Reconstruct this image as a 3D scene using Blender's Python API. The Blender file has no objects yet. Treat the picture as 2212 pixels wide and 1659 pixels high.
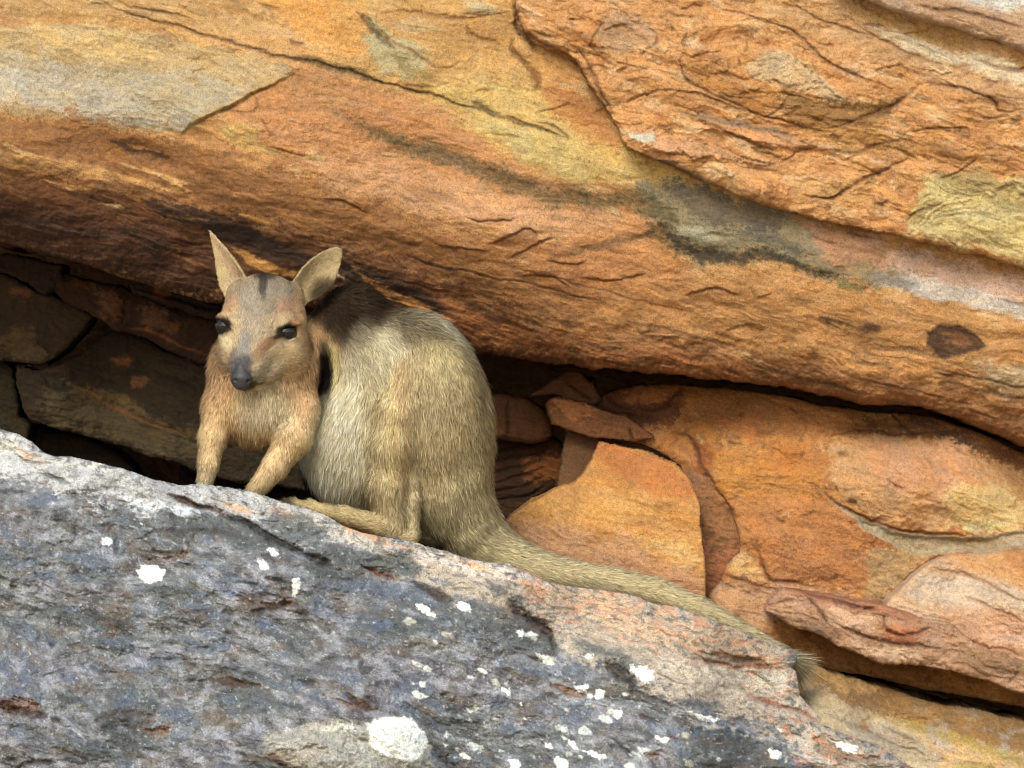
import bpy, math
import numpy as np
from mathutils import Vector

# ------------------------------------------------------------------ camera, world, sun, exposure
S = 1.84 / 2212.0            # metres per wall unit (the rock wall is laid out in units of 0.83 mm)
DW = 11.0                    # distance of the animal from the camera
CU, CV, CZ = 1106.0, 829.5, 1.30
scene = bpy.context.scene
cam_d = bpy.data.cameras.new("camera"); cam = bpy.data.objects.new("camera", cam_d)
scene.collection.objects.link(cam); scene.camera = cam
cam.location = (0, 0, CZ); cam.rotation_euler = (math.radians(90), 0, 0)
cam_d.sensor_width = 36; cam_d.lens = 36 * DW / 1.84; cam_d.clip_end = 2000; cam_d.clip_start = 0.1

SUN_EL, SUN_AZ = 38.0, -16.0          # azimuth: degrees to the left of the camera's back
w = bpy.data.worlds.new("World"); scene.world = w; w.use_nodes = True
nt = w.node_tree; bg = nt.nodes['Background']; sky = nt.nodes.new('ShaderNodeTexSky')
sky.sky_type = 'NISHITA'; sky.sun_disc = False
sky.sun_elevation = math.radians(SUN_EL)
sun_dir = Vector((math.sin(math.radians(SUN_AZ)) * math.cos(math.radians(SUN_EL)),
                  -math.cos(math.radians(SUN_AZ)) * math.cos(math.radians(SUN_EL)), math.sin(math.radians(SUN_EL))))
sky.sun_rotation = math.atan2(sun_dir.x, sun_dir.y)
sky.air_density = 1.0; sky.dust_density = 2.5
nt.links.new(sky.outputs[0], bg.inputs[0]); bg.inputs[1].default_value = 0.13
sl = bpy.data.lights.new("sun", 'SUN'); so = bpy.data.objects.new("sun", sl); scene.collection.objects.link(so)
sl.energy = 1.5; sl.angle = math.radians(22); sl.color = (1.0, 0.97, 0.92)
so.rotation_euler = sun_dir.to_track_quat('Z', 'Y').to_euler()
scene.view_settings.view_transform = 'Standard'; scene.view_settings.look = 'None'
scene.cycles.filter_width = 1.15
scene.view_settings.exposure = 1.08; scene.view_settings.gamma = 1.0

# ------------------------------------------------------------------ helpers
ALB, DES = 0.66, 0.08
def lin(c, k=ALB):
    c = np.asarray(c, dtype=np.float32) / 255.0
    c = np.where(c <= 0.04045, c / 12.92, ((c + 0.055) / 1.055) ** 2.4) * k
    if c.ndim == 1: c = c * (1 - DES) + DES * (c @ np.array([.25, .6, .15])); c = c * np.array([1., 1.05, .95])
    return c
def P(u, v, y):
    k = S * y / DW
    return np.stack([(u - CU) * k, y + 0 * u, CZ - (v - CV) * k], -1)
CR = {'q': (1036.8, 734.5, .5572), 'c3': (0, 0, .37434), 'c4': (702.05, 0, .37434), 'c5': (1404.1, 0, .37437), 'c6': (0, 486.04, .35812),
      'r1': (972.07, 702.05, .39068), 'r2': (1458.1, 810.06, .39062), 'r3': (0, 918.07, .44658), 'r4': (702.05, 1026.08, .38156),
      'r5': (1404.1, 1080.1, .36523), 'r6': (648.05, 594.04, .35817), 'h': (405.03, 486.04, .24414), 'b': (378.03, 810.06, .34182),
      'w': (0, 0, 1)}
def T(code, pts):
    a, b, k = CR[code]
    return np.array([(a + x * k, b + y * k) for x, y in pts], dtype=np.float32)

_rng = np.random.RandomState(7)
_perm = _rng.permutation(4096).astype(np.int32)
_ang = _rng.rand(4096) * 2 * np.pi
_gx, _gy = np.cos(_ang).astype(np.float32), np.sin(_ang).astype(np.float32)
def _h(i, j, s):
    return _perm[(_perm[(i + s * 131) & 4095] + j) & 4095]
def perlin(x, y, s=0):
    xi = np.floor(x).astype(np.int32); yi = np.floor(y).astype(np.int32)
    fx = (x - xi).astype(np.float32); fy = (y - yi).astype(np.float32)
    ux = fx * fx * fx * (fx * (fx * 6 - 15) + 10); uy = fy * fy * fy * (fy * (fy * 6 - 15) + 10)
    def g(a, b):
        h = _h(xi + a, yi + b, s); return _gx[h] * (fx - a) + _gy[h] * (fy - b)
    a = g(0, 0); b = g(1, 0); c = g(0, 1); d = g(1, 1)
    ab = a + (b - a) * ux; cd = c + (d - c) * ux
    return (ab + (cd - ab) * uy) * 1.5
def fbm(x, y, o=4, s=0, gain=.5):
    r = 0; a = 1; f = 1; t = 0
    for k in range(o):
        r = r + a * perlin(x * f, y * f, s + k * 7); t += a; a *= gain; f *= 2.07
    return r / t * 1.4
def ridged(x, y, o=4, s=0):
    r = 0; a = 1; f = 1; t = 0
    for k in range(o):
        r = r + a * (1 - 2.2 * np.abs(perlin(x * f, y * f, s + k * 5))); t += a; a *= .5; f *= 2.1
    return r / t
def worley(x, y, s=0):
    xi = np.floor(x).astype(np.int32); yi = np.floor(y).astype(np.int32)
    f1 = np.full(x.shape, 9., np.float32); f2 = f1.copy(); idm = np.zeros(x.shape, np.int32)
    for a in (-1, 0, 1):
        for b in (-1, 0, 1):
            h = _h(xi + a, yi + b, s)
            px = xi + a + (h & 63) / 64.; py = yi + b + (h >> 6) / 64.
            d = np.sqrt((px - x) ** 2 + (py - y) ** 2).astype(np.float32)
            n = d < f1; f2 = np.where(n, f1, np.minimum(f2, d)); idm = np.where(n, h, idm); f1 = np.where(n, d, f1)
    return f1, f2, (idm / 4096.).astype(np.float32)
def sstep(a, b, x):
    t = np.clip((x - a) / (b - a), 0, 1); return t * t * (3 - 2 * t)

def mk_mesh(name, V, quads=None, tris=None, smooth=True):
    me = bpy.data.meshes.new(name); V = np.asarray(V, np.float32)
    q = np.zeros((0, 4), np.int32) if quads is None else np.asarray(quads, np.int32)
    t = np.zeros((0, 3), np.int32) if tris is None else np.asarray(tris, np.int32)
    me.vertices.add(len(V)); me.vertices.foreach_set('co', V.ravel())
    idx = np.concatenate([q.ravel(), t.ravel()]).astype(np.int32)
    me.loops.add(len(idx)); me.loops.foreach_set('vertex_index', idx)
    st = np.concatenate([np.arange(len(q)) * 4, len(q) * 4 + np.arange(len(t)) * 3]).astype(np.int32)
    me.polygons.add(len(st)); me.polygons.foreach_set('loop_start', st)
    me.polygons.foreach_set('loop_total', np.concatenate([np.full(len(q), 4), np.full(len(t), 3)]).astype(np.int32))
    me.update(calc_edges=True); me.validate()
    if smooth: me.polygons.foreach_set('use_smooth', np.ones(len(st), bool))
    return me
def set_col(me, C, name='Col'):
    a = me.color_attributes.new(name, 'FLOAT_COLOR', 'POINT')
    C = np.asarray(C, np.float32)
    if C.shape[1] == 3: C = np.concatenate([C, np.ones((len(C), 1), np.float32)], 1)
    a.data.foreach_set('color', np.clip(C, 0, 1).ravel())
def link(name, me, mat, parent=None, **props):
    o = bpy.data.objects.new(name, me); scene.collection.objects.link(o)
    if mat: me.materials.append(mat)
    if parent: o.parent = parent
    for k, v in props.items(): o[k] = v
    return o

def rock_material(name, grain=0.16, bump=0.5, gs=420., coarse=120.):
    m = bpy.data.materials.new(name); m.use_nodes = True; n = m.node_tree.nodes; l = m.node_tree.links
    b = n['Principled BSDF']; b.inputs['Roughness'].default_value = 0.88
    b.inputs['Specular IOR Level'].default_value = 0.25
    at = n.new('ShaderNodeAttribute'); at.attribute_name = 'Col'
    tc = n.new('ShaderNodeTexCoord')
    n1 = n.new('ShaderNodeTexNoise'); n1.inputs['Scale'].default_value = gs; n1.inputs['Detail'].default_value = 3; n1.inputs['Roughness'].default_value = .7
    n2 = n.new('ShaderNodeTexNoise'); n2.inputs['Scale'].default_value = coarse; n2.inputs['Detail'].default_value = 5; n2.inputs['Roughness'].default_value = .65
    l.new(tc.outputs['Object'], n1.inputs['Vector']); l.new(tc.outputs['Object'], n2.inputs['Vector'])
    r1 = n.new('ShaderNodeMapRange'); r1.inputs[1].default_value = .3; r1.inputs[2].default_value = .7
    r1.inputs[3].default_value = 1 - grain * 1.5; r1.inputs[4].default_value = 1 + grain * 1.3; l.new(n1.outputs[0], r1.inputs[0])
    r2 = n.new('ShaderNodeMapRange'); r2.inputs[1].default_value = .3; r2.inputs[2].default_value = .7
    r2.inputs[3].default_value = 1 - grain; r2.inputs[4].default_value = 1 + grain; l.new(n2.outputs[0], r2.inputs[0])
    mu = n.new('ShaderNodeMath'); mu.operation = 'MULTIPLY'; l.new(r1.outputs[0], mu.inputs[0]); l.new(r2.outputs[0], mu.inputs[1])
    n3 = n.new('ShaderNodeTexNoise'); n3.inputs['Scale'].default_value = gs * .62; n3.inputs['Detail'].default_value = 2; n3.inputs['Roughness'].default_value = .8
    l.new(tc.outputs['Object'], n3.inputs['Vector']); r3 = n.new('ShaderNodeMapRange'); r3.inputs[1].default_value = .57; r3.inputs[2].default_value = .70
    r3.inputs[3].default_value = 1; r3.inputs[4].default_value = 1 - 2.2 * grain; l.new(n3.outputs[0], r3.inputs[0])
    mu2 = n.new('ShaderNodeMath'); mu2.operation = 'MULTIPLY'; l.new(mu.outputs[0], mu2.inputs[0]); l.new(r3.outputs[0], mu2.inputs[1]); mu = mu2
    vm = n.new('ShaderNodeVectorMath'); vm.operation = 'SCALE'; l.new(at.outputs['Color'], vm.inputs[0]); l.new(mu.outputs[0], vm.inputs['Scale'])
    l.new(vm.outputs[0], b.inputs['Base Color'])
    ad = n.new('ShaderNodeMath'); ad.operation = 'ADD'; l.new(n1.outputs[0], ad.inputs[0]); l.new(n2.outputs[0], ad.inputs[1])
    bp = n.new('ShaderNodeBump'); bp.inputs['Strength'].default_value = bump; bp.inputs['Distance'].default_value = .004
    l.new(ad.outputs[0], bp.inputs['Height']); l.new(bp.outputs[0], b.inputs['Normal'])
    return m
def plain_material(name, col, rough=.5, spec=.5, coat=0., attr=None, noise=0.):
    m = bpy.data.materials.new(name); m.use_nodes = True; n = m.node_tree.nodes; l = m.node_tree.links; b = n['Principled BSDF']
    b.inputs['Roughness'].default_value = rough; b.inputs['Specular IOR Level'].default_value = spec; b.inputs['Coat Weight'].default_value = coat
    b.inputs['Base Color'].default_value = (*col, 1)
    src = None
    if attr:
        at = n.new('ShaderNodeAttribute'); at.attribute_name = attr; src = at.outputs['Color']
        l.new(src, b.inputs['Base Color'])
    if noise:
        tc = n.new('ShaderNodeTexCoord'); nn = n.new('ShaderNodeTexNoise'); nn.inputs['Scale'].default_value = 600
        l.new(tc.outputs['Object'], nn.inputs['Vector']); bp = n.new('ShaderNodeBump'); bp.inputs['Strength'].default_value = noise
        bp.inputs['Distance'].default_value = .001; l.new(nn.outputs[0], bp.inputs['Height']); l.new(bp.outputs[0], b.inputs['Normal'])
    return m

# ------------------------------------------------------------------ the canvas the rock faces are laid out on
ua = np.concatenate([np.arange(-900, -24, 14.), np.arange(-24, 2237, 2.), np.arange(2250, 3100, 14.)]).astype(np.float32)
va = np.concatenate([np.arange(-900, -24, 14.), np.arange(-24, 1684, 2.), np.arange(1698, 2420, 14.)]).astype(np.float32)
GU, GV = np.meshgrid(ua, va)
WU = GU + 7 * fbm(GU / 70, GV / 60, 4, 1) + 1.6 * perlin(GU / 7, GV / 7, 3)
WV = GV + 7 * fbm(GU / 70, GV / 60, 4, 2) + 1.6 * perlin(GU / 7, GV / 7, 4)
TH = math.radians(15); cT, sT = math.cos(TH), math.sin(TH)
DT = GU * cT + GV * sT + 22 * fbm(GU / 300, GV / 300, 3, 5)          # along the bedding
DN = -GU * sT + GV * cT + 34 * fbm(GU / 420, GV / 260, 3, 6) + 7 * fbm(GU / 75, GV / 50, 3, 8)        # across the bedding
N_big = fbm(DT / 420, DN / 190, 4, 11)
N_mid = fbm(DT / 110, DN / 48, 5, 12)
N_str = fbm(DT / 150, DN / 12, 4, 13, .6) * (.25 + 1.1 * sstep(-.25, .4, fbm(GU / 160, GV / 90, 3, 19)))           # long thin streaks
N_str2 = fbm(DT / 60, DN / 6, 3, 14) * (.3 + sstep(-.2, .4, fbm(GU / 90, GV / 50, 3, 20)))
N_fin = fbm(GU / 13, GV / 10, 4, 15, .65)
N_blo = fbm(GU / 60, GV / 55, 5, 16, .55)
N_rdg = ridged(DT / 150, DN / 42, 4, 17)
f1, f2, fid = worley(DT / 105 + .5 * N_blo, DN / 38 + .5 * N_mid, 3); WC_e = f2 - f1; WC_id = fid
f1, f2, fid = worley(DT / 40 + .4 * N_blo, DN / 17 + .4 * N_mid, 9); WF_e = f2 - f1; WF_id = fid
SPK = perlin(GU / 3.2, GV / 2.9, 31)

def seg_dist(X, Y, pts):
    best = np.full(X.shape, 1e9, np.float32); side = np.zeros(X.shape, np.float32); par = np.zeros(X.shape, np.float32)
    L = np.hypot(*(pts[1:] - pts[:-1]).T); cum = np.concatenate([[0], np.cumsum(L)]); tot = max(cum[-1], 1e-3)
    for i in range(len(pts) - 1):
        ax, ay = pts[i]; bx, by = pts[i + 1] - pts[i]; ll = bx * bx + by * by + 1e-6
        t = np.clip(((X - ax) * bx + (Y - ay) * by) / ll, 0, 1)
        dx = X - ax - t * bx; dy = Y - ay - t * by; d = dx * dx + dy * dy
        n = d < best; best = np.where(n, d, best); side = np.where(n, bx * dy - by * dx, side); par = np.where(n, (cum[i] + t * L[i]) / tot, par)
    return np.sqrt(best), np.sign(side), par
def in_poly(X, Y, pts):
    r = np.zeros(X.shape, bool); n = len(pts)
    for i in range(n):
        x1, y1 = pts[i]; x2, y2 = pts[(i + 1) % n]
        if y1 == y2: continue
        r ^= ((y1 > Y) != (y2 > Y)) & (X < (x2 - x1) * (Y - y1) / (y2 - y1) + x1)
    return r
def signed(X, Y, pts):
    d, _, _ = seg_dist(X, Y, np.vstack([pts, pts[:1]]))
    return np.where(in_poly(X, Y, pts), d, -d)
def smooth_pts(pts, n=2):
    for _ in range(n):
        q = [pts[0]]
        for a, b in zip(pts[:-1], pts[1:]): q += [a * .75 + b * .25, a * .25 + b * .75]
        q.append(pts[-1]); pts = np.array(q, np.float32)
    return pts

class Rock:
    def __init__(s, poly, code='w', pad=30, rag=5., smooth=1):
        s.poly = T(code, poly)
        s.loop = smooth_pts(np.vstack([s.poly, s.poly[:1]]), smooth)[:-1] if smooth else s.poly
        lo = s.poly.min(0) - pad; hi = s.poly.max(0) + pad
        s.i0, s.i1 = np.searchsorted(va, lo[1]), np.searchsorted(va, hi[1]); s.j0, s.j1 = np.searchsorted(ua, lo[0]), np.searchsorted(ua, hi[0])
        s.sl = (slice(s.i0, s.i1), slice(s.j0, s.j1))
        s.U, s.V = GU[s.sl], GV[s.sl]; s.X, s.Y = WU[s.sl], WV[s.sl]
        X = s.U + (s.X - s.U) * rag / 5; Y = s.V + (s.Y - s.V) * rag / 5
        s.sd = signed(X, Y, s.loop)
        s.z = np.zeros(s.U.shape, np.float32); s.c = np.zeros(s.U.shape + (3,), np.float32)
    def g(s, A): return A[s.sl]
    def box(s, pts, pad):
        lo = pts.min(0) - pad; hi = pts.max(0) + pad
        a0, a1 = np.searchsorted(va, [lo[1], hi[1]]) - s.i0; b0, b1 = np.searchsorted(ua, [lo[0], hi[0]]) - s.j0
        a0, b0 = max(a0, 0), max(b0, 0)
        if a1 <= a0 or b1 <= b0: return None
        return (slice(a0, min(a1, s.z.shape[0])), slice(b0, min(b1, s.z.shape[1])))
    def base(s, ctrl, c=170.):
        num = 0; den = 0
        for u, v, y in ctrl:
            q = 1 / ((s.U - u) ** 2 + (s.V - v) ** 2 + c * c) ** 1.6; num = num + q * y; den = den + q
        s.yb = num / den; return s
    def fill(s, col): s.c[:] = lin(col); return s
    def mix(s, m, col):
        col = lin(col); m = m[..., None]; s.c = s.c * (1 - m) + col * m
    def patch(s, pts, col, op=1., soft=10., rough=8., code='w', z=0., zr=None, nz=None):
        pts = smooth_pts(np.vstack([T(code, pts)] * 1 + [T(code, pts)[:1]]), 1)[:-1]
        b = s.box(pts, soft * 2 + rough * 3 + 14)
        if b is None: return s
        d = signed(s.X[b], s.Y[b], pts); gb = (slice(b[0].start + s.i0, b[0].stop + s.i0), slice(b[1].start + s.j0, b[1].stop + s.j0))
        d = d + rough * (N_fin[gb] * .8 + N_blo[gb] * 1.2)
        if nz is not None: d = d + nz * (N_str[gb] + .6 * N_str2[gb])
        if soft >= 10: d = d + soft * (.75 * N_fin[gb] + .55 * SPK[gb] + .8 * N_blo[gb])
        m = sstep(-soft, soft, d) if soft < 10 else sstep(-soft * .6, soft * .6, d)
        if col is not None:
            mm = (m * op)[..., None]; s.c[b] = s.c[b] * (1 - mm) + lin(col) * mm
        if z: s.z[b] += z * sstep(0, zr or soft, d)
        return s
    def line(s, pts, w=3., depth=6., col=(70, 45, 25), op=.6, code='w', taper=.25, cw=None, sm=1, hole=0.):
        pts = smooth_pts(T(code, pts), sm); b = s.box(pts, w * 4 + 16)
        if b is None: return s
        gb = (slice(b[0].start + s.i0, b[0].stop + s.i0), slice(b[1].start + s.j0, b[1].stop + s.j0))
        d, sg, t = seg_dist(s.X[b], s.Y[b], pts)
        e = np.clip(np.minimum(t, 1 - t) / max(taper, 1e-3), 0, 1) ** .6
        wv = w * (.45 + .75 * e) * (1 + .5 * N_blo[gb])
        g = np.exp(-(d / np.maximum(wv, .8)) ** 2)
        s.z[b] += depth * g * (.3 + .7 * e)
        if col is not None:
            k = (cw or 1.3); gc = np.exp(-(d / np.maximum(wv * k, 1.)) ** 2) * (.35 + .65 * e) * op
            if w >= 6: gc = op * sstep(.1, .95, gc / max(op, .1) + .34 * (N_fin[gb] + .8 * N_blo[gb] + .5 * SPK[gb]))
            gc = np.clip(gc * (1 + .5 * N_fin[gb]), 0, 1)[..., None]; s.c[b] = s.c[b] * (1 - gc) + lin(col) * gc
        return s
    def step(s, pts, h=6., w=40., code='w', col=None, op=.5, cw=6., sm=1, taper=.15, edge=2.):
        """a flake edge: the surface to the right-hand side of the line (going along it) stands proud and falls back over w"""
        pts = smooth_pts(T(code, pts), sm); b = s.box(pts, w * 2.5 + 12)
        if b is None: return s
        d, sg, t = seg_dist(s.X[b], s.Y[b], pts); e = np.clip(np.minimum(t, 1 - t) / taper, 0, 1)
        ends = np.where((t <= 0) | (t >= 1), 0., 1.)
        q = d * sg
        prof = sstep(-edge, edge, q) * np.exp(-np.maximum(q, 0) / w) * e * ends
        s.z[b] -= h * prof
        if col is not None:
            m = (np.exp(-((q - cw * .4) / cw) ** 2) * op * e * ends)[..., None]; s.c[b] = s.c[b] * (1 - m) + lin(col) * m
        return s
    def bulge(s, cu, cv, ru, rv, h, ang=15, p=1.):
        a = math.radians(ang); x = s.U - cu; y = s.V - cv
        r2 = ((x * math.cos(a) + y * math.sin(a)) / ru) ** 2 + ((-x * math.sin(a) + y * math.cos(a)) / rv) ** 2
        s.z -= h * np.exp(-r2 * p); return s
    def relief(s, big=16, mid=7, strk=1.5, fine=1.2, cell=5., fcell=2., crack=3.):
        g = s.g
        s.z += -big * g(N_big) - mid * g(N_mid) - strk * g(N_str) - fine * g(N_fin) - 2.2 * g(N_blo)
        s.z += cell * (g(WC_id) - .5) * sstep(0, .12, g(WC_e)) + fcell * (g(WF_id) - .5)
        s.z += crack * np.exp(-(g(WC_e) / .03) ** 2) * sstep(.0, .5, g(N_blo))
        return s
    def tone(s, streak=.22, blot=.16, fine=.12, speck=.10, cells=.05, warm=.12, sharp=None):
        g = s.g
        f = 1 + streak * (g(N_str) + .6 * g(N_str2)) + blot * g(N_blo) + fine * g(N_fin) + cells * (g(WF_id) + g(WC_id) - 1) * 2 - speck * np.maximum(g(SPK) - .25, 0) * 3
        h = warm * fbm(g(DT) / 60 + 9, g(DN) / 25, 4, 41)
        s.c = s.c * np.clip(f, .3, 1.9)[..., None]
        s.c[..., 0] *= 1 + h * .5; s.c[..., 2] *= 1 - h * 1.3
        return s
    def build(s, name, mat, edge_r=14., edge_d=12., thick=450., back_drop=0., parent=None, taper=0., **props):
        sd = s.sd; ins = sd > 0
        e = 1 - np.clip(sd / edge_r, 0, 1); z = s.z + edge_d * (1 - np.sqrt(np.clip(1 - e * e, 0, 1)))
        y = s.yb + z * S
        idx = np.full(ins.shape, -1, np.int32)
        cell = ins[:-1, :-1] & ins[1:, :-1] & ins[:-1, 1:] & ins[1:, 1:]
        used = np.zeros(ins.shape, bool)
        used[:-1, :-1] |= cell; used[1:, :-1] |= cell; used[:-1, 1:] |= cell; used[1:, 1:] |= cell
        idx[used] = np.arange(used.sum())
        V = P(s.U[used], s.V[used], y[used]); C = s.c[used]
        a, b, c, d = idx[:-1, :-1][cell], idx[1:, :-1][cell], idx[1:, 1:][cell], idx[:-1, 1:][cell]
        Q = np.stack([a, b, c, d], 1)
        # rim edges -> the rock's side walls, carried back into the cliff
        E = np.concatenate([Q[:, [0, 1]], Q[:, [1, 2]], Q[:, [2, 3]], Q[:, [3, 0]]])
        key = np.minimum(E[:, 0], E[:, 1]).astype(np.int64) * len(V) + np.maximum(E[:, 0], E[:, 1])
        uq, inv, cnt = np.unique(key, return_inverse=True, return_counts=True)
        R = E[cnt[inv.ravel()] == 1]
        rv = np.unique(R); m = np.full(len(V), -1, np.int32)
        n0 = len(V); NV = [V]; NC = [C]; prev = rv; QQ = [Q]
        cen = np.array([(V[rv, 0].mean()), 0, V[rv, 2].mean()])
        nst = 4
        for k in range(1, nst + 1):
            f = k / nst; W = V[rv].copy(); W[:, 1] += thick * S * f ** 1.5
            jit = (fbm(W[:, 0] * 22, W[:, 2] * 22 + k * 1.7, 2, 50 + k) * 8 * S)[:, None]
            W += jit * np.array([[1, 0, 1]]) * (.3 + f); W[:, 2] -= back_drop * S * f
            W += (cen - W) * np.array([[1, 0, 1]]) * taper * f
            cur = np.arange(n0, n0 + len(rv)); n0 += len(rv); NV.append(W); NC.append(C[rv])
            ma = np.full(len(V) , -1, np.int32); pa = ma.copy(); ma[rv] = cur; pa[rv] = prev
            QQ.append(np.stack([pa[R[:, 1]], pa[R[:, 0]], ma[R[:, 0]], ma[R[:, 1]]], 1)); prev = cur
        me = mk_mesh(name, np.concatenate(NV), np.concatenate(QQ)); set_col(me, np.concatenate(NC))
        return link(name, me, mat, parent, **props)

M_ROCK = rock_material("sandstone", grain=.18, bump=.75)
M_GREY = rock_material("weathered_grey_rock", grain=.22, bump=.8, gs=360., coarse=90.)
M_DIM = rock_material("cave_sandstone", grain=.14, bump=.5)


# ------------------------------------------------------------------ ground and cliff (the setting)
def ground():
    xs = np.concatenate([-np.geomspace(1200, 3, 26), np.linspace(-2.8, 2.8, 60), np.geomspace(3, 1200, 26)])
    ys = np.concatenate([-np.geomspace(1200, 4, 26), np.linspace(-3.5, 13, 100), np.geomspace(14, 1200, 26)])
    X, Y = np.meshgrid(xs, ys); Z = .03 * fbm(X / 1.3, Y / 1.3, 4, 77)
    V = np.stack([X, Y, Z], -1).reshape(-1, 3); ny, nx = X.shape; i = np.arange(ny * nx).reshape(ny, nx)
    me = mk_mesh("ground", V, np.stack([i[:-1, :-1], i[:-1, 1:], i[1:, 1:], i[1:, :-1]], -1).reshape(-1, 4))
    n = (1 + .25 * fbm(X * 1.1, Y * 1.1, 5, 78)).reshape(-1, 1); set_col(me, lin((205, 165, 120)) * n)
    link("ground", me, rock_material("sandy_ground", .2, .6, 60, 8), kind="structure")
ground()
r = Rock([(-1400, -1400), (3400, -1400), (3400, 2600), (-1400, 2600)], pad=0, rag=0, smooth=0)
r.base([(1100, 800, 12.15)]).fill((120, 82, 48)).relief(20, 9).tone()
r.sd[:] = 99
r.build("cliff", M_DIM, thick=900, kind="structure")

def thing(r, name, mat, label, cat='rock', group=None, **k):
    o = r.build(name, mat, **k); o['label'] = label; o['category'] = cat
    if group: o['group'] = group
    return o

# ================================================================== A: the big overhanging slab
OR, DK, BR = (208, 150, 90), (62, 40, 24), (120, 70, 36)
r = Rock([(-870, -880), (3080, -880), (3080, 1130), (2380, 1015), (2212, 962), (2128, 930), (2050, 896), (1966, 878), (1888, 874), (1770, 852), (1731, 842), (1614, 828),
          (1500, 812), (1440, 806), (1402, 812), (1330, 800), (1226, 792), (1167, 782), (1109, 772), (1051, 762), (972, 746), (880, 715), (760, 672), (600, 655), (450, 655),
          (330, 622), (250, 592), (150, 557), (0, 527), (-300, 470), (-870, 360)], rag=5)
r.base([(0, 0, 11.10), (1100, 0, 11.12), (2212, 300, 11.12), (0, 300, 11.02), (600, 330, 11.03), (1100, 450, 11.08), (1700, 600, 11.08), (2212, 700, 11.10), (0, 520, 11.2), (450, 640, 11.24),
        (1000, 740, 11.24), (1600, 820, 11.18), (2212, 940, 11.17), (-800, 0, 11.1), (3000, 500, 11.15), (1000, -800, 11.3), (0, -600, 11.2), (2500, -500, 11.2)])
r.fill(OR)
r.mix(sstep(.12, .5, r.g(fbm(DT / 130, DN / 46, 5, 51, .6))) * .4, (150, 98, 50)); r.mix(sstep(.18, .5, -r.g(fbm(DT / 110, DN / 40, 5, 52, .6))) * .5, (228, 188, 140))

P_ = r.patch
# broad colour zones
P_([(600, -60), (1150, -60), (1200, 240), (1330, 300), (1700, 430), (1400, 420), (1150, 400), (900, 250), (640, 120)], (212, 165, 98), .8, 40, 20)
P_([(-60, -60), (800, -60), (640, 60), (500, 90), (250, 50), (-60, 70)], (186, 140, 84), .9, 30, 14)
P_([(-60, -40), (300, -40), (560, 40), (900, 80), (760, 110), (420, 60), (-60, 30)], (212, 168, 112), .5, 24, 14, nz=12)
P_([(-60, 60), (200, 50), (380, 75), (520, 110), (650, 142), (560, 195), (470, 240), (385, 292), (250, 280), (100, 255), (-60, 240)], (196, 164, 116), .95, 4, 5)
P_([(-60, 110), (120, 120), (330, 150), (500, 175), (560, 190), (470, 240), (385, 288), (200, 250), (-60, 200)], (184, 166, 138), .85, 16, 14, nz=9)
P_([(-60, 150), (150, 165), (300, 215), (420, 255), (385, 288), (180, 255), (-60, 205)], (196, 180, 158), .8, 14, 10, nz=10)
P_([(80, 60), (300, 60), (330, 140), (140, 130)], (216, 178, 116), .6, 20, 12, nz=8)
P_([(300, 45), (600, 90), (660, 130), (560, 120), (330, 70)], (212, 160, 98), .8, 12, 8, nz=6)
P_([(640, 150), (720, 150), (1000, 260), (1150, 380), (1320, 420), (1440, 480), (1420, 520), (1180, 500), (900, 440), (620, 360), (480, 260), (560, 200)], (206, 142, 90), .9, 22, 14)
P_([(660, 330), (900, 360), (1150, 430), (1380, 480), (1300, 540), (1000, 500), (700, 420)], (214, 158, 112), .8, 24, 14, nz=10)
P_([(480, 270), (560, 260), (560, 320), (700, 350), (690, 330), (600, 340), (470, 300)], (208, 172, 100), .7, 8, 8)
P_([(640, 150), (760, 170), (800, 240), (700, 260), (600, 200)], (190, 140, 92), .5, 20, 12)
P_([(920, 190), (1060, 160), (1180, 200), (1300, 290), (1420, 350), (1560, 420), (1500, 420), (1380, 400), (1200, 380), (1050, 300)], (214, 176, 104), .9, 20, 12)
P_([(1040, 250), (1180, 290), (1300, 350), (1300, 400), (1180, 370), (1080, 320)], (206, 178, 112), .8, 16, 10)
P_([(1200, 170), (1280, 220), (1340, 300), (1330, 320), (1250, 290), (1160, 200)], (190, 118, 58), .7, 18, 10)
P_([(770, 20), (850, 70), (960, 130), (900, 165), (820, 150), (760, 80), (700, 20)], (190, 174, 132), .85, 10, 9)
P_([(855, 55), (900, 30), (955, 62), (940, 72), (880, 70)], (214, 190, 140), .9, 4, 5)
P_([(1000, 0), (1080, 10), (1060, 35), (1010, 30)], (205, 180, 140), .9, 5, 6)
P_([(560, -10), (780, -10), (800, 90), (780, 130), (620, 60)], (226, 158, 76), .8, 14, 9)
P_([(820, 20), (1100, 30), (1110, 100), (960, 110), (840, 60)], (182, 128, 72), .5, 20, 14)
P_([(1130, 100), (1240, 130), (1250, 190), (1180, 180), (1120, 130)], (208, 150, 86), .8, 14, 8)
# lower reddish-brown band, then a darker band: iron stain plus painted shade of the undercut
P_([(-60, 235), (150, 250), (385, 300), (480, 330), (640, 380), (860, 450), (1000, 500), (1180, 560), (1400, 590), (1600, 640), (1800, 700), (2300, 850), (2300, 1060), (-60, 560)], (162, 108, 62), .9, 26, 20, nz=16)
P_([(1400, 580), (1700, 620), (2250, 720), (2300, 860), (1900, 800), (1500, 740), (1250, 660)], (190, 134, 78), .85, 26, 18, nz=16)
P_([(1120, 540), (1330, 480), (1500, 560), (1450, 620), (1250, 620)], (204, 138, 84), .8, 20, 14, nz=8)
P_([(-60, 320), (60, 330), (240, 370), (420, 410), (380, 420), (200, 380), (-60, 350)], (214, 160, 96), .8, 9, 8, nz=12)
P_([(-60, 370), (200, 400), (420, 450), (640, 500), (860, 560), (1040, 640), (1250, 730), (1500, 790), (1800, 850), (2250, 965), (2300, 1080), (-60, 560)], (106, 64, 36), .88, 24, 24, nz=20)
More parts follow.
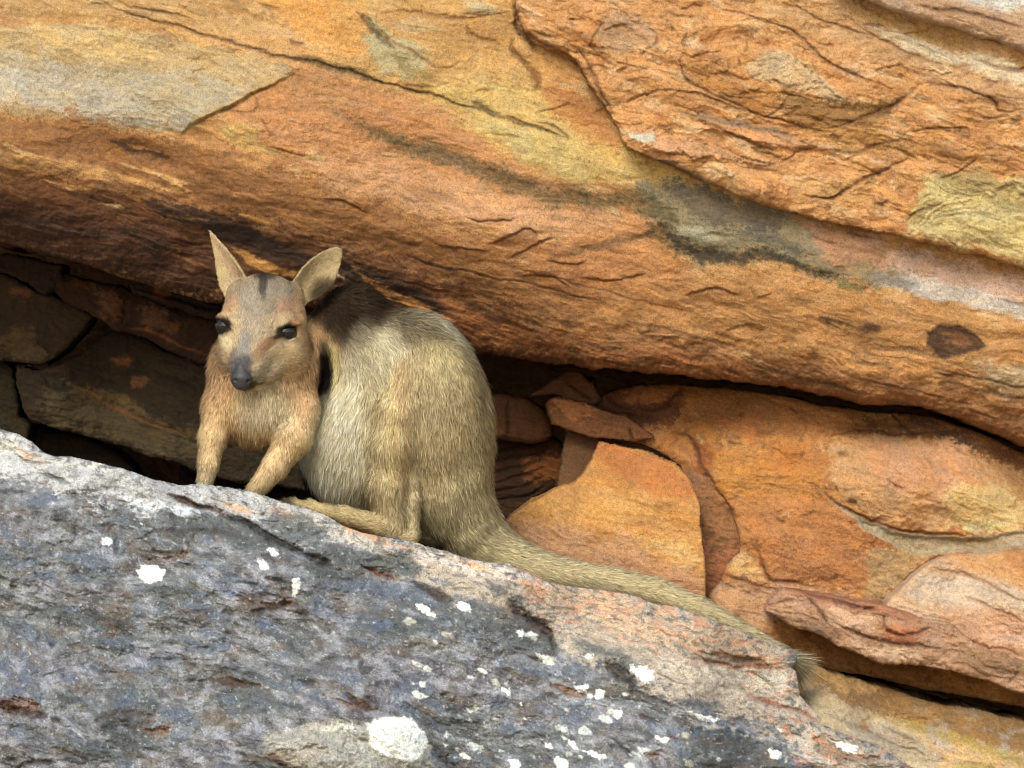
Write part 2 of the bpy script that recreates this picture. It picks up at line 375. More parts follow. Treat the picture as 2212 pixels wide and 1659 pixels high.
P_([(-60, 420), (200, 460), (360, 500), (480, 560), (470, 660), (300, 620), (-60, 540)], (86, 52, 32), .92, 18, 14, nz=16)
P_([(940, 640), (1150, 700), (1400, 760), (1650, 800), (1500, 800), (1200, 770), (980, 740)], (150, 92, 46), .85, 14, 12, nz=16); P_([(1300, 730), (1500, 770), (1800, 820), (2250, 930), (2250, 1000), (1800, 880), (1400, 820)], (148, 92, 48), .8, 14, 12, nz=16); P_([(1080, 560), (1300, 600), (1500, 640), (1480, 680), (1200, 640)], (178, 116, 64), .6, 18, 12, nz=14)
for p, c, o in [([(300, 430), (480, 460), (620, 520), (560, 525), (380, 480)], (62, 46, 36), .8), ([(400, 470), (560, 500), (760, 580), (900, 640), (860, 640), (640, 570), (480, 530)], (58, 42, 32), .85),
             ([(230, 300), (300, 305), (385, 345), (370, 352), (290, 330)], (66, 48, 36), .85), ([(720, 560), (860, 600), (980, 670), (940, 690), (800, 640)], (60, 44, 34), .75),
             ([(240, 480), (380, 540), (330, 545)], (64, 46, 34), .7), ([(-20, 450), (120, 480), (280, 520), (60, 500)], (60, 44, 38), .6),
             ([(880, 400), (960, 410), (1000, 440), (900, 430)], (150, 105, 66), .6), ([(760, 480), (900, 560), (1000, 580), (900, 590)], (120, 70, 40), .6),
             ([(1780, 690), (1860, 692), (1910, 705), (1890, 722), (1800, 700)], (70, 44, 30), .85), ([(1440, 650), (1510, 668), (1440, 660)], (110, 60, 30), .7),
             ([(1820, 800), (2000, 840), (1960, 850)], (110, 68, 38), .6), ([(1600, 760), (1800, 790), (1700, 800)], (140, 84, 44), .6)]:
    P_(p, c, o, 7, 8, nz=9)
# dark ring-shaped stain
P_([(2000, 715), (2050, 695), (2110, 720), (2140, 755), (2060, 765), (2035, 780), (2000, 750)], (66, 44, 30), .9, 5, 6, z=4)
P_([(2030, 715), (2090, 722), (2100, 745), (2040, 745)], (128, 84, 52), .8, 4, 5)
for p, c in [([(90, 390), (200, 405), (190, 415)], (226, 170, 105)), ([(260, 352), (330, 365), (430, 398), (420, 402), (300, 370)], (230, 176, 112)),
             ([(500, 535), (600, 570), (720, 612), (680, 612), (540, 575)], (206, 142, 70)), ([(520, 465), (600, 480), (570, 487)], (214, 150, 84)), ([(10, 315), (110, 345), (60, 340)], (226, 178, 120)),
             ([(760, 580), (900, 650), (1000, 700), (870, 665)], (190, 126, 62)), ([(1400, 630), (1500, 660), (1490, 664)], (222, 160, 92))]:
    P_(p, c, .9, 3, 4, nz=3)
# grey-green mineral band running down to the right
P_([(1380, 395), (1480, 390), (1600, 420), (1750, 470), (1900, 520), (2050, 560), (2212, 600), (2260, 700), (2212, 690), (2050, 640), (1900, 610), (1800, 600), (1720, 570), (1650, 545), (1560, 560), (1480, 540), (1430, 500), (1400, 450)], (150, 134, 104), .95, 12, 10)
P_([(1440, 400), (1560, 410), (1700, 460), (1680, 500), (1560, 490), (1450, 440)], (108, 92, 76), .85, 18, 12)
P_([(1560, 480), (1700, 500), (1760, 560), (1600, 530)], (92, 84, 78), .7, 16, 10)
P_([(1430, 480), (1530, 490), (1560, 520), (1500, 530), (1440, 510)], (176, 166, 140), .85, 8, 8)
P_([(1600, 530), (1680, 530), (1740, 560), (1800, 590), (1720, 566)], (182, 168, 136), .8, 7, 6)
P_([(1730, 470), (1900, 510), (1960, 560), (1860, 590), (1780, 560)], (196, 140, 104), .85, 20, 12)
P_([(1900, 530), (2080, 560), (2260, 610), (2260, 700), (2100, 650), (1940, 590)], (214, 172, 150), .9, 18, 12)
P_([(1890, 590), (2000, 600), (2260, 665), (2260, 700), (2100, 665), (1920, 625)], (206, 190, 178), .85, 8, 8)
P_([(1880, 585), (1960, 600), (1980, 625), (1900, 612)], (120, 108, 104), .7, 6, 6)
P_([(2100, 780), (2260, 800), (2260, 860), (2150, 850)], (196, 170, 134), .7, 16, 10)
r.line([(700, 235), (820, 290), (900, 320), (1000, 350), (1070, 385), (1140, 408), (1200, 424), (1290, 436), (1370, 430), (1420, 455), (1450, 480), (1430, 505), (1480, 535), (1550, 560), (1640, 546), (1700, 562), (1790, 600), (1880, 615)], 15, 3, (100, 86, 56), .8, cw=1.4, taper=.2)
r.line([(1420, 500), (1500, 545), (1570, 562), (1650, 550), (1720, 570), (1800, 602)], 10, 3, (66, 56, 42), .85)
r.line([(1430, 490), (1370, 520), (1290, 530), (1180, 560)], 7, 3, (96, 74, 50), .6)
P_([(1400, 480), (1450, 485), (1440, 520), (1400, 520)], (70, 56, 42), .6, 10, 8)
r.line([(1800, 610), (1870, 628)], 6, 0, (120, 110, 66), .8)
r.line([(620, 118), (700, 140), (780, 160), (850, 186)], 8, 0, (104, 90, 58), .7)
r.line([(770, 20), (800, 60), (830, 85), (850, 105)], 6, 0, (88, 74, 46), .75)
r.line([(850, 120), (900, 165), (960, 150)], 9, 0, (150, 122, 66), .7)
# joints and flake edges
L_ = r.line
L_([(200, -5), (300, 40), (400, 60), (520, 100), (640, 128), (760, 152), (830, 180), (930, 205), (1000, 228), (1060, 242), (1090, 258), (1160, 276), (1230, 300)], 2.4, 7, (70, 46, 26), .7)
L_([(240, 0), (300, 15), (420, 40)], 2, 4); L_([(1020, 222), (1060, 240), (1080, 248)], 4, 8, (90, 70, 44), .8)
L_([(1080, 250), (1170, 276), (1200, 290)], 3, 7); L_([(1160, 262), (1195, 268), (1230, 300)], 2, 5)
L_([(1110, -10), (1116, 30), (1112, 60), (1150, 80), (1160, 105)], 7, 10, (96, 56, 28), .8)
L_([(1112, 85), (1105, 110), (1140, 140), (1160, 165), (1165, 185)], 5, 8, (120, 68, 30), .7); L_([(1145, 160), (1165, 185), (1150, 195)], 4, 5, (110, 60, 26))
L_([(820, 30), (870, 20), (1000, 45), (1100, 20)], 2.5, 4, BR); L_([(1010, 52), (1018, 80), (1090, 100)], 3, 4, BR)
L_([(810, 35), (818, 70), (900, 120), (960, 150), (1000, 130)], 3, 4, (150, 96, 44), .6)
L_([(860, 180), (900, 185), (940, 190)], 3, 3, (120, 84, 50))
r.step([(655, 140), (610, 172), (560, 195), (515, 215), (470, 240), (425, 262), (383, 292)], 9, 60, col=(222, 184, 112), op=.8, cw=3)
L_([(640, 148), (560, 200), (470, 245), (390, 292)], 2.2, 4, (130, 84, 44), .6)
L_([(540, 200), (560, 225), (545, 245), (470, 236)], 2, 3, (130, 92, 48)); L_([(560, 250), (580, 290), (600, 300)], 2, 3, BR, .5)
for a in [[(1050, 530), (1090, 515), (1140, 490), (1160, 515)], [(1100, 560), (1160, 525), (1200, 515)], [(930, 520), (990, 540), (1060, 545)], [(690, 430), (760, 440), (800, 465)], [(1180, 560), (1240, 570), (1270, 560)],
          [(1000, 470), (1060, 480), (1120, 470)], [(1250, 600), (1320, 610), (1400, 590)], [(1480, 640), (1540, 620), (1600, 640)], [(1120, 600), (1180, 590), (1230, 620)]]:
    r.step(a[::-1], 7, 26, col=(150, 92, 52), op=.6, cw=4); L_(a, 1.8, 3, (120, 74, 40), .5)
P_([(1060, 525), (1140, 495), (1165, 520), (1120, 545)], (160, 100, 60), .6, 6, 6); P_([(1180, 530), (1210, 520), (1230, 545), (1190, 560)], (160, 104, 64), .5, 6, 6)
for k in range(26):
    a = 14 + 3 * math.sin(k * 2.1); q = np.random.RandomState(k + 3); u0 = q.uniform(-20, 2100); vb = 525 + .195 * u0 - q.uniform(15, 170); ln = q.uniform(60, 260)
    L_([(u0, vb), (u0 + ln * .5, vb + ln * .5 * .24 + q.uniform(-6, 6)), (u0 + ln, vb + ln * .24)], q.uniform(1.5, 4.5), q.uniform(1, 4), (64, 42, 26), q.uniform(.3, .7))
for k_ in range(100):
    q = np.random.RandomState(1500 + k_); u0, v0 = q.uniform(-20, 2230), q.uniform(0, 930)
    if v0 > 500 + .19 * u0: continue
    ln, hh = q.uniform(14, 90), q.uniform(2, 8); tl = .24 + q.uniform(-.12, .12)
    if k_ % 3 == 0: L_([(u0, v0), (u0 + ln * .4, v0 + tl * ln * .4 + hh * .5), (u0 + ln, v0 + tl * ln)], 1.6 + hh * .2, 4, (110, 66, 34), .55)
    elif k_ % 3 == 1: P_([(u0, v0), (u0 + ln * .4, v0 - hh + tl * ln * .4), (u0 + ln, v0 + tl * ln), (u0 + ln * .5, v0 + hh + tl * ln * .5)], [(226, 184, 124), (150, 104, 60), (196, 170, 130), (206, 138, 72)][k_ % 4], .55, 4, 6, z=[-4, 4][k_ % 2], nz=5)
    else: r.step([(u0 + ln, v0 - .1 * ln), (u0 + ln * .5, v0 + q.uniform(-6, 6)), (u0, v0 + .12 * ln)], q.uniform(3, 7), q.uniform(14, 34), col=(150, 100, 56), op=.35, cw=3)
r.bulge(2050, 880, 260, 60, 14, 14); r.bulge(300, 200, 330, 90, 14, 16); r.bulge(1200, 330, 200, 60, 16, 20); r.bulge(1050, 470, 300, 70, 12, 15); r.bulge(1260, 250, 60, 60, -10, 20)
r.relief(20, 7, 1.0, 1.6, 2.2, 1.6, 1.5).tone(.2, .16, .16, .2, .03, .14)
low = sstep(-230, -40, -(r.sd)); r.z += -2.6 * low * (r.g(N_str) + .5 * r.g(N_str2)) - 7 * low * r.g(N_blo); r.c *= (1 + .35 * low * (r.g(N_str) + r.g(N_blo)))[..., None]
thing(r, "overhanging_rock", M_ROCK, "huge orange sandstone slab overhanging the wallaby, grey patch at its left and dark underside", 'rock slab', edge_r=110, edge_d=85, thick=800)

# ================================================================== B: the block above the joint, upper right
r = Rock([(1112, -880), (1112, 0), (1122, 55), (1150, 90), (1190, 108), (1235, 125), (1262, 165), (1290, 215), (1325, 258), (1342, 290), (1352, 318), (1440, 352), (1530, 392), (1640, 440), (1750, 468), (1850, 492), (1950, 512), (2060, 537), (2212, 580), (2600, 690), (3080, 820), (3080, -880)], rag=4)
r.base([(1200, 0, 11.07), (1500, 200, 11.02), (1400, 320, 11.06), (2212, 300, 11.0), (1800, 460, 11.04), (2212, 570, 11.05), (1500, -600, 11.2), (3000, 300, 11.05)])
r.fill((214, 152, 92)); P_, L_ = r.patch, r.line
r.mix(sstep(.1, .45, r.g(fbm(DT / 110, DN / 46, 5, 53, .6))) * .5, (166, 96, 48)); r.mix(sstep(.1, .45, -r.g(fbm(DT / 90, DN / 40, 5, 54, .6))) * .6, (232, 190, 142)); r.mix(sstep(.3, .5, r.g(fbm(DT / 60, DN / 34, 5, 55, .65))) * .5, (96, 66, 36))

P_([(1500, -40), (1900, -40), (2250, 100), (2250, 230), (2000, 150), (1750, 90)], (204, 156, 104), .8, 24, 14, nz=12)
P_([(1720, 30), (1900, 60), (2000, 100), (2250, 160), (2250, 250), (2100, 220), (1900, 130)], (198, 150, 106), .7, 20, 14, nz=10)
P_([(1870, 55), (1960, 70), (2040, 110), (2130, 110), (2212, 150), (2212, 190), (2090, 150), (2000, 130), (1900, 85)], (220, 196, 164), .9, 9, 9, nz=9)
P_([(1900, 40), (2050, 80), (2120, 95), (2000, 95)], (196, 152, 74), .8, 10, 8, nz=6)
P_([(1300, 35), (1370, 25), (1412, 60), (1418, 95), (1380, 100), (1360, 122), (1310, 112), (1285, 80)], (190, 146, 108), .9, 4, 6, z=3)
P_([(1240, 60), (1300, 40), (1280, 110), (1230, 110)], (198, 130, 66), .7, 14, 9)
P_([(1640, 110), (1680, 105), (1735, 140), (1800, 195), (1862, 240), (1800, 215), (1740, 200), (1700, 185), (1600, 165)], (206, 172, 130), .85, 6, 7, z=-4)
P_([(1480, 130), (1560, 140), (1600, 170), (1650, 180), (1700, 230), (1650, 245), (1560, 210), (1490, 170)], (176, 116, 54), .7, 12, 10)
P_([(1700, 190), (1880, 240), (1960, 190), (1900, 270), (1800, 290), (1680, 260)], (142, 100, 50), .75, 14, 12)
P_([(1870, 230), (1960, 195), (1920, 250)], (110, 80, 44), .6, 8, 8)
P_([(1350, 280), (1460, 290), (1560, 320), (1690, 350), (1700, 368), (1560, 350), (1360, 310)], (216, 158, 110), .9, 7, 7, z=-7)
P_([(1360, 290), (1420, 292), (1410, 304), (1370, 304)], (206, 202, 180), .9, 4, 4)
P_([(1510, 250), (1620, 270), (1740, 300), (1765, 318), (1700, 322), (1600, 300), (1520, 275)], (216, 152, 100), .85, 5, 5, z=-7)
L_([(1460, 238), (1510, 252), (1560, 262), (1640, 278), (1730, 296)], 4, 2, (110, 96, 84), .8)
P_([(1350, 320), (1460, 350), (1540, 385), (1500, 395), (1420, 365)], (112, 92, 84), .7, 9, 6)
P_([(1700, 380), (1900, 400), (1820, 450), (1700, 420)], (216, 164, 98), .6, 18, 10)
P_([(1780, 270), (1960, 290), (2060, 330), (1950, 330), (1800, 320)], (190, 138, 70), .7, 18, 12)
P_([(1960, 300), (2030, 300), (2120, 350), (2050, 360)], (150, 100, 50), .6, 14, 10)
P_([(2000, 390), (2060, 370), (2150, 400), (2250, 380), (2250, 570), (2080, 530), (1960, 500), (1970, 450)], (212, 188, 126), .9, 16, 10)
P_([(1960, 470), (2030, 440), (2060, 470), (2000, 500)], (180, 150, 90), .8, 8, 6, nz=5)
P_([(2020, 380), (2120, 350), (2160, 380), (2100, 410), (2040, 400)], (160, 138, 88), .7, 12, 8)
for k in range(9):
    L_([(1975 + k * 7, 500 - k * 4), (2020 + k * 10, 440 + k * 3), (2090 + k * 12, 425 + k * 8)], 1.8, 2.5, (150, 112, 60) if k % 2 else (232, 210, 150), .6)
P_([(1560, 30), (1700, 60), (1850, 130), (1700, 110)], (216, 160, 100), .6, 16, 12, nz=10)
J = [([(1112, 0), (1120, 60), (1180, 100), (1245, 130), (1280, 200), (1330, 262)], 3, 5), ([(1240, 100), (1262, 120), (1290, 190), (1330, 255)], 3, 6),
     ([(1480, 105), (1465, 140), (1490, 180), (1530, 200), (1600, 225), (1650, 258)], 2.2, 5), ([(1650, 256), (1690, 235), (1700, 215)], 2.2, 4), ([(1400, 193), (1500, 200), (1600, 235), (1720, 272), (1800, 290)], 2.4, 5),
     ([(1640, 40), (1700, 60), (1760, 100), (1775, 130), (1860, 165), (1930, 195)], 2.6, 6), ([(1700, 0), (1760, 40), (1860, 70), (1890, 78)], 2.2, 4), ([(1840, 40), (1900, 90), (2040, 145)], 2.2, 4),
     ([(1990, 182), (1950, 210), (1880, 250), (1790, 280)], 3.4, 6), ([(2212, 240), (2160, 246), (2150, 215), (2100, 195), (2000, 180)], 3, 6), ([(1960, 345), (1900, 370), (1840, 405), (1800, 428), (1770, 430)], 3, 8),
     ([(1730, 420), (1790, 432), (1820, 420)], 2.4, 5), ([(1960, 285), (2010, 275), (2100, 276)], 2, 4), ([(2030, 390), (2060, 375), (2110, 345)], 2.4, 5), ([(1958, 480), (1970, 460), (2030, 440)], 2.6, 5), ([(2140, 420), (2180, 400), (2212, 396)], 3, 4),
     ([(1830, 345), (1900, 310), (1960, 300), (2000, 320)], 3, 5), ([(1420, 70), (1415, 95), (1395, 105), (1385, 125)], 2, 4), ([(1305, 40), (1285, 75), (1275, 110), (1320, 120)], 2, 3), ([(1540, 10), (1600, 30), (1700, 50)], 2, 3),
     ([(1690, 350), (1714, 345), (1720, 325), (1765, 318)], 2, 5), ([(1510, 260), (1600, 300), (1680, 325)], 3, 5), ([(1350, 220), (1380, 205), (1420, 192)], 2, 4), ([(2100, 130), (2180, 150), (2240, 140)], 3, 4), ([(2060, 235), (2130, 255), (2180, 250)], 2.5, 4)]
for p, w_, d_ in J: L_(p, w_, d_, (104, 60, 28), .7)
r.step([(1862, 240), (1800, 200), (1740, 142), (1680, 105), (1640, 108)], 6, 30, col=(216, 190, 150), op=.6, cw=3)
r.step([(1690, 368), (1560, 352), (1360, 312)], 6, 16); r.step([(1765, 322), (1600, 300), (1510, 275)], 6, 14); r.step([(2150, 245), (2160, 215), (2080, 192)], 6, 40)
for k_ in range(70):
    q = np.random.RandomState(1900 + k_); u0, v0 = q.uniform(1120, 2230), q.uniform(0, 560); ln, hh = q.uniform(14, 80), q.uniform(2, 9); tl = .26 + q.uniform(-.2, .2)
    if k_ % 3 == 0: L_([(u0, v0), (u0 + ln * .4, v0 + tl * ln * .4 + hh * .5), (u0 + ln, v0 + tl * ln)], 1.6 + hh * .2, 5, (100, 60, 30), .6)
    elif k_ % 3 == 1: P_([(u0, v0), (u0 + ln * .4, v0 - hh + tl * ln * .4), (u0 + ln, v0 + tl * ln), (u0 + ln * .5, v0 + hh + tl * ln * .5)], [(230, 192, 136), (150, 100, 54), (200, 176, 136), (130, 96, 50)][k_ % 4], .6, 4, 6, z=[-5, 5][k_ % 2], nz=4)
    else: r.step([(u0 + ln, v0 - .1 * ln), (u0 + ln * .5, v0 + q.uniform(-8, 8)), (u0, v0 + .12 * ln)], q.uniform(4, 8), q.uniform(14, 34), col=(150, 98, 50), op=.45, cw=3)
r.bulge(1400, 330, 120, 20, 8, 14); r.bulge(2050, 160, 200, 30, 12, 16); r.bulge(2080, 470, 120, 70, 14, 0); r.bulge(1560, 200, 80, 40, -6, 15); r.bulge(1250, 60, 90, 60, 10, 0)
r.relief(22, 12, 1.6, 2.4, 6, 3.2, 3).tone(.2, .16, .16, .18, .05, .14)
thing(r, "rock_block", M_ROCK, "cracked orange block above the long thin joint at upper right, with a cream swirl", 'rock block', edge_r=30, edge_d=26, thick=300)

# ================================================================== C: corner slab, top right
r = Rock([(1700, -880), (1780, -40), (1862, -2), (1930, 22), (2000, 44), (2100, 74), (2212, 108), (2600, 230), (3080, 380), (3080, -880)], rag=4)
r.base([(2100, 0, 10.97), (3000, 0, 10.95)]).fill((206, 168, 138)); P_, L_ = r.patch, r.line
P_([(1990, -20), (2250, -20), (2250, 20), (2100, 15)], (222, 214, 206), .9, 9, 8, nz=6)
P_([(1900, -20), (2060, 0), (2250, 60), (2250, 110), (2060, 50)], (186, 140, 102), .8, 10, 9, nz=6)
L_([(1980, 10), (2100, 30), (2212, 60)], 3, 5)
r.relief(14, 7, 1.8, 1.4, 5, 2.5, 4).tone(.2, .16, .13)
thing(r, "rock_slab", M_ROCK, "pinkish white slab cutting across the top right corner", 'rock slab', edge_r=26, edge_d=30, thick=300)

# ================================================================== D: big rounded orange mass right of the crevice
r = Rock([(1296, 858), (1318, 846), (1340, 838), (1382, 832), (1480, 830), (1560, 838), (1620, 846), (1674, 852), (1731, 862), (1770, 874), (1888, 889), (1966, 894), (2044, 908), (2122, 938), (2212, 978), (2400, 1040), (3080, 1250),
          (3080, 1700), (1700, 1430), (1500, 1400), (1518, 1310), (1530, 1282), (1556, 1252), (1570, 1214), (1597, 1192), (1594, 1147), (1580, 1104), (1560, 1069), (1492, 1026), (1440, 985), (1390, 962), (1300, 946), (1240, 925), (1250, 880)], rag=3, smooth=0)
r.base([(1300, 850, 11.48), (1500, 840, 11.44), (1900, 890, 11.38), (2212, 1000, 11.36), (1600, 1000, 11.30), (1900, 1040, 11.22), (2150, 1070, 11.18), (1700, 1250, 11.26), (2000, 1180, 11.24), (2212, 1250, 11.1), (1200, 880, 11.44), (1400, 940, 11.36), (1560, 1300, 11.28), (3000, 1300, 11.1)], 100)
r.fill((192, 126, 66)); P_, L_ = r.patch, r.line
r.mix(sstep(.1, .45, r.g(fbm(GU / 90, GV / 80, 5, 56, .6))) * .55, (160, 88, 44)); r.mix(sstep(.15, .45, -r.g(fbm(GU / 70, GV / 70, 5, 57, .6))) * .45, (226, 166, 92)); r.mix(sstep(.3, .5, r.g(fbm(GU / 50, GV / 60, 5, 58, .65))) * .5, (100, 66, 36))

P_([(1140, 780), (1500, 810), (1480, 900), (1380, 960), (1140, 920)], (126, 72, 40), .9, 24, 14); P_([(1290, 850), (1480, 870), (1460, 905), (1340, 920), (1250, 900)], (104, 62, 38), .8, 14, 10); P_([(1350, 835), (1470, 835), (1440, 870), (1340, 880)], (196, 116, 56), .7, 10, 8)  # dark patches paint in the shadow between the rocks under the overhang
P_([(1480, 820), (1800, 860), (1760, 940), (1600, 950), (1500, 900)], (166, 106, 54), .85, 26, 16)
P_([(1800, 900), (2000, 890), (2250, 1000), (2250, 1060), (2000, 960), (1850, 940)], (128, 80, 46), .85, 20, 14)
P_([(1960, 905), (2080, 930), (2130, 985), (2050, 960)], (84, 66, 48), .7, 14, 10)
P_([(1500, 950), (1760, 960), (1780, 1100), (1650, 1180), (1560, 1060)], (204, 136, 62), .85, 30, 18)
P_([(1600, 1080), (1790, 1080), (1900, 1180), (1880, 1280), (1700, 1300), (1640, 1200)], (190, 124, 72), .85, 24, 14)
P_([(1780, 960), (1950, 930), (2120, 980), (2250, 1030), (2250, 1140), (2080, 1150), (1920, 1130), (1810, 1080)], (210, 156, 104), .95, 20, 12)
P_([(1860, 960), (2080, 960), (2130, 1020), (2050, 1080), (1900, 1050)], (204, 142, 102), .7, 24, 14)
P_([(2050, 1060), (2250, 1040), (2250, 1140), (2050, 1150)], (214, 176, 112), .85, 18, 12); P_([(2080, 1130), (2180, 1125), (2150, 1150), (2090, 1150)], (210, 196, 140), .7, 6, 6)
P_([(2150, 1000), (2260, 1040), (2260, 1100), (2180, 1060)], (170, 112, 52), .7, 14, 10)
# the smooth greenish grey groove that sweeps right
P_([(1767, 1054), (1821, 1099), (1888, 1126), (1927, 1146), (2005, 1158), (2083, 1160), (2250, 1138), (2250, 1186), (2044, 1196), (1990, 1206), (1920, 1180), (1850, 1130)], (178, 158, 128), .97, 3, 3, z=16, zr=12)
P_([(1920, 1160), (2060, 1170), (2250, 1150), (2250, 1180), (2040, 1190)], (176, 146, 112), .8, 8, 6, nz=6)
P_([(1870, 1180), (1960, 1190), (2010, 1210), (1960, 1250), (1900, 1310), (1860, 1290), (1870, 1230)], (188, 150, 104), .8, 12, 9)
P_([(1560, 1190), (1610, 1180), (1650, 1240), (1650, 1260), (1560, 1240)], (220, 172, 112), .85, 8, 7); P_([(1540, 1230), (1570, 1215), (1575, 1260), (1545, 1270)], (186, 112, 66), .7, 6, 6)
P_([(1500, 1250), (1700, 1250), (1860, 1290), (1800, 1340), (1560, 1360)], (204, 154, 114), .85, 14, 10)
P_([(1400, 930), (1520, 945), (1500, 1010), (1420, 980)], (206, 136, 74), .8, 14, 10)
P_([(1500, 940), (1530, 945), (1540, 1010), (1515, 1030), (1500, 990)], (170, 96, 50), .8, 8, 6)
P_([(1505, 942), (1525, 950), (1515, 962)], (200, 176, 120), .8, 4, 4)
P_([(1440, 980), (1500, 1030), (1560, 1080), (1540, 1040), (1500, 1000)], (150, 86, 46), .7, 8, 6)
P_([(1700, 960), (1780, 980), (1740, 1020), (1660, 1000)], (188, 112, 52), .5, 18, 12); P_([(1560, 880), (1660, 900), (1640, 960), (1560, 940)], (190, 104, 50), .4, 20, 14)
J = [([(1183, 852), (1260, 870), (1330, 895), (1380, 900), (1420, 905)], 6, 12), ([(1308, 852), (1340, 880), (1370, 890)], 4, 8), ([(1380, 860), (1372, 885), (1420, 890), (1460, 850)], 4, 7), ([(1450, 935), (1500, 948), (1512, 1000), (1540, 1040), (1556, 1068)], 3, 7),
     ([(1363, 935), (1363, 958)], 2, 5), ([(1767, 1056), (1821, 1097), (1888, 1124), (1927, 1143), (2005, 1156), (2080, 1157)], 3.2, 9), ([(2044, 1196), (2000, 1214), (1960, 1250), (1915, 1298)], 2.6, 7), ([(1900, 870), (1960, 930), (2000, 945)], 3, 3),
     ([(1640, 1190), (1655, 1240), (1660, 1252), (1700, 1256), (1760, 1268)], 3, 6), ([(1560, 1240), (1620, 1262), (1700, 1280)], 2.4, 4), ([(2005, 1222), (2020, 1235), (2010, 1250)], 2, 4), ([(1780, 940), (1860, 925), (1950, 940), (2050, 930)], 2.2, 3),
     ([(1480, 835), (1460, 850), (1440, 880)], 3, 6), ([(1280, 838), (1250, 830), (1226, 812)], 2, 4), ([(1830, 1080), (1850, 1085)], 4, 6)]
for p, w_, d_ in J: L_(p, w_, d_, (92, 48, 24), .75)
for k_ in range(70):
    q = np.random.RandomState(2300 + k_); u0, v0 = q.uniform(1300, 2230), q.uniform(850, 1300); ln, hh = q.uniform(10, 50), q.uniform(2, 8); tl = q.uniform(-.5, .9)
    if k_ % 2: L_([(u0, v0), (u0 + ln * .4, v0 + tl * ln * .4 + hh * .5), (u0 + ln, v0 + tl * ln)], 1.8 + hh * .2, 4, (112, 64, 32), .5)
    else: P_([(u0, v0), (u0 + ln * .4, v0 - hh + tl * ln * .4), (u0 + ln, v0 + tl * ln), (u0 + ln * .5, v0 + hh + tl * ln * .5)], [(222, 176, 120), (140, 84, 46), (226, 170, 96), (120, 80, 46)][(k_ // 2) % 4], .5, 4, 6, z=[-3, 4][(k_ // 2) % 2])
r.bulge(2020, 1040, 230, 95, 55, 8); r.bulge(1640, 980, 150, 110, 25, 40); r.bulge(1350, 870, 60, 20, 12, 20); r.bulge(1440, 870, 60, 25, 14, 0); r.bulge(1740, 1200, 90, 60, 12, 30); r.bulge(1280, 905, 90, 26, 10, 15)
r.bulge(1590, 1220, 30, 30, 8, 0); r.bulge(1580, 1300, 60, 30, 12, 10)
r.relief(16, 9, 1.0, 2.6, 3.5, 2.2, 2).tone(.06, .2, .2, .16, .03, .18)
thing(r, "rounded_rock", M_ROCK, "large rounded orange rock right of the crevice, with a smooth grey groove curving across it", 'rock', edge_r=22, edge_d=14, thick=300)

r = Rock([(255, 250), (262, 226), (290, 218), (380, 235), (470, 268), (560, 290), (620, 325), (680, 372), (600, 400), (480, 384), (340, 352), (280, 330)], code='q', rag=4, smooth=0)
r.base([(1200, 900, 11.42), (1400, 940, 11.345)]).fill((140, 88, 50)); r.patch([(1190, 860), (1290, 880), (1280, 900), (1200, 890)], (200, 128, 72), .6, 10, 8); r.line([(1363, 925), (1360, 958)], 2.4, 6)
r.relief(8, 7, 1, 2.4, 3, 2).tone(.12, .2, .2, .12, .03, .16)
thing(r, "long_rock", M_ROCK, "long narrow reddish brown block lying just above the triangular orange rock", 'rock', edge_r=9, edge_d=10, thick=160)
r = Rock([(192, 212), (225, 190), (262, 168), (310, 140), (340, 118), (390, 130), (430, 165), (478, 232), (440, 262), (380, 245), (300, 215), (240, 210)], code='q', rag=4, smooth=0)
r.base([(1200, 840, 11.44), (1300, 860, 11.42)]).fill((122, 76, 44)); r.line([(1215, 820), (1250, 845), (1280, 870)], 3, 7)
r.relief(8, 8, 1, 2.4, 4, 2.4).tone(.12, .24, .2, .12, .03, .16)
thing(r, "pointed_rock", M_ROCK, "small pointed reddish rock poking left into the dark hollow under the overhang", 'rock', edge_r=14, edge_d=16, thick=160)

# ================================================================== J, K: pinkish beds at right
r = Rock([(2212, 1188), (2044, 1200), (2008, 1214), (1960, 1255), (1918, 1300), (1900, 1330), (1990, 1440), (2212, 1466), (3080, 1640), (3080, 1200)], rag=3)
r.base([(2100, 1200, 11.16), (2212, 1300, 11.06), (2000, 1400, 11.08), (3000, 1400, 11.0)], 80).fill((214, 172, 138)); P_, L_ = r.patch, r.line
P_([(2020, 1195), (2250, 1185), (2250, 1300), (2130, 1240)], (214, 152, 92), .9, 16, 10, nz=7); P_([(2170, 1190), (2250, 1190), (2250, 1260), (2200, 1240)], (176, 112, 58), .7, 10, 8)
P_([(1960, 1260), (2060, 1235), (2200, 1270), (2250, 1320), (2100, 1310), (1960, 1300)], (206, 180, 156), .8, 14, 10, nz=8); P_([(2140, 1375), (2250, 1360), (2250, 1390), (2160, 1390)], (232, 214, 200), .8, 6, 6, nz=5)
P_([(2020, 1320), (2250, 1330), (2250, 1440), (2050, 1400)], (206, 148, 112), .7, 18, 12, nz=10); P_([(2030, 1400), (2100, 1410), (2130, 1450), (2030, 1440)], (164, 122, 88), .8, 8, 7)
for p in [[(2010, 1225), (2100, 1240), (2212, 1300)], [(1940, 1330), (2040, 1370), (2212, 1420)], [(2030, 1400), (2120, 1415), (2212, 1440)], [(2080, 1290), (2212, 1340)]]: L_(p, 2.6, 6, (140, 78, 46), .6)
r.relief(14, 10, 2, 2.6, 7, 4, 3).tone(.16, .18, .2, .12, .05, .1)
thing(r, "rock_bed", M_ROCK, "pale pink rock bed at the right edge below the grey groove", 'rock', edge_r=14, edge_d=12, thick=300)
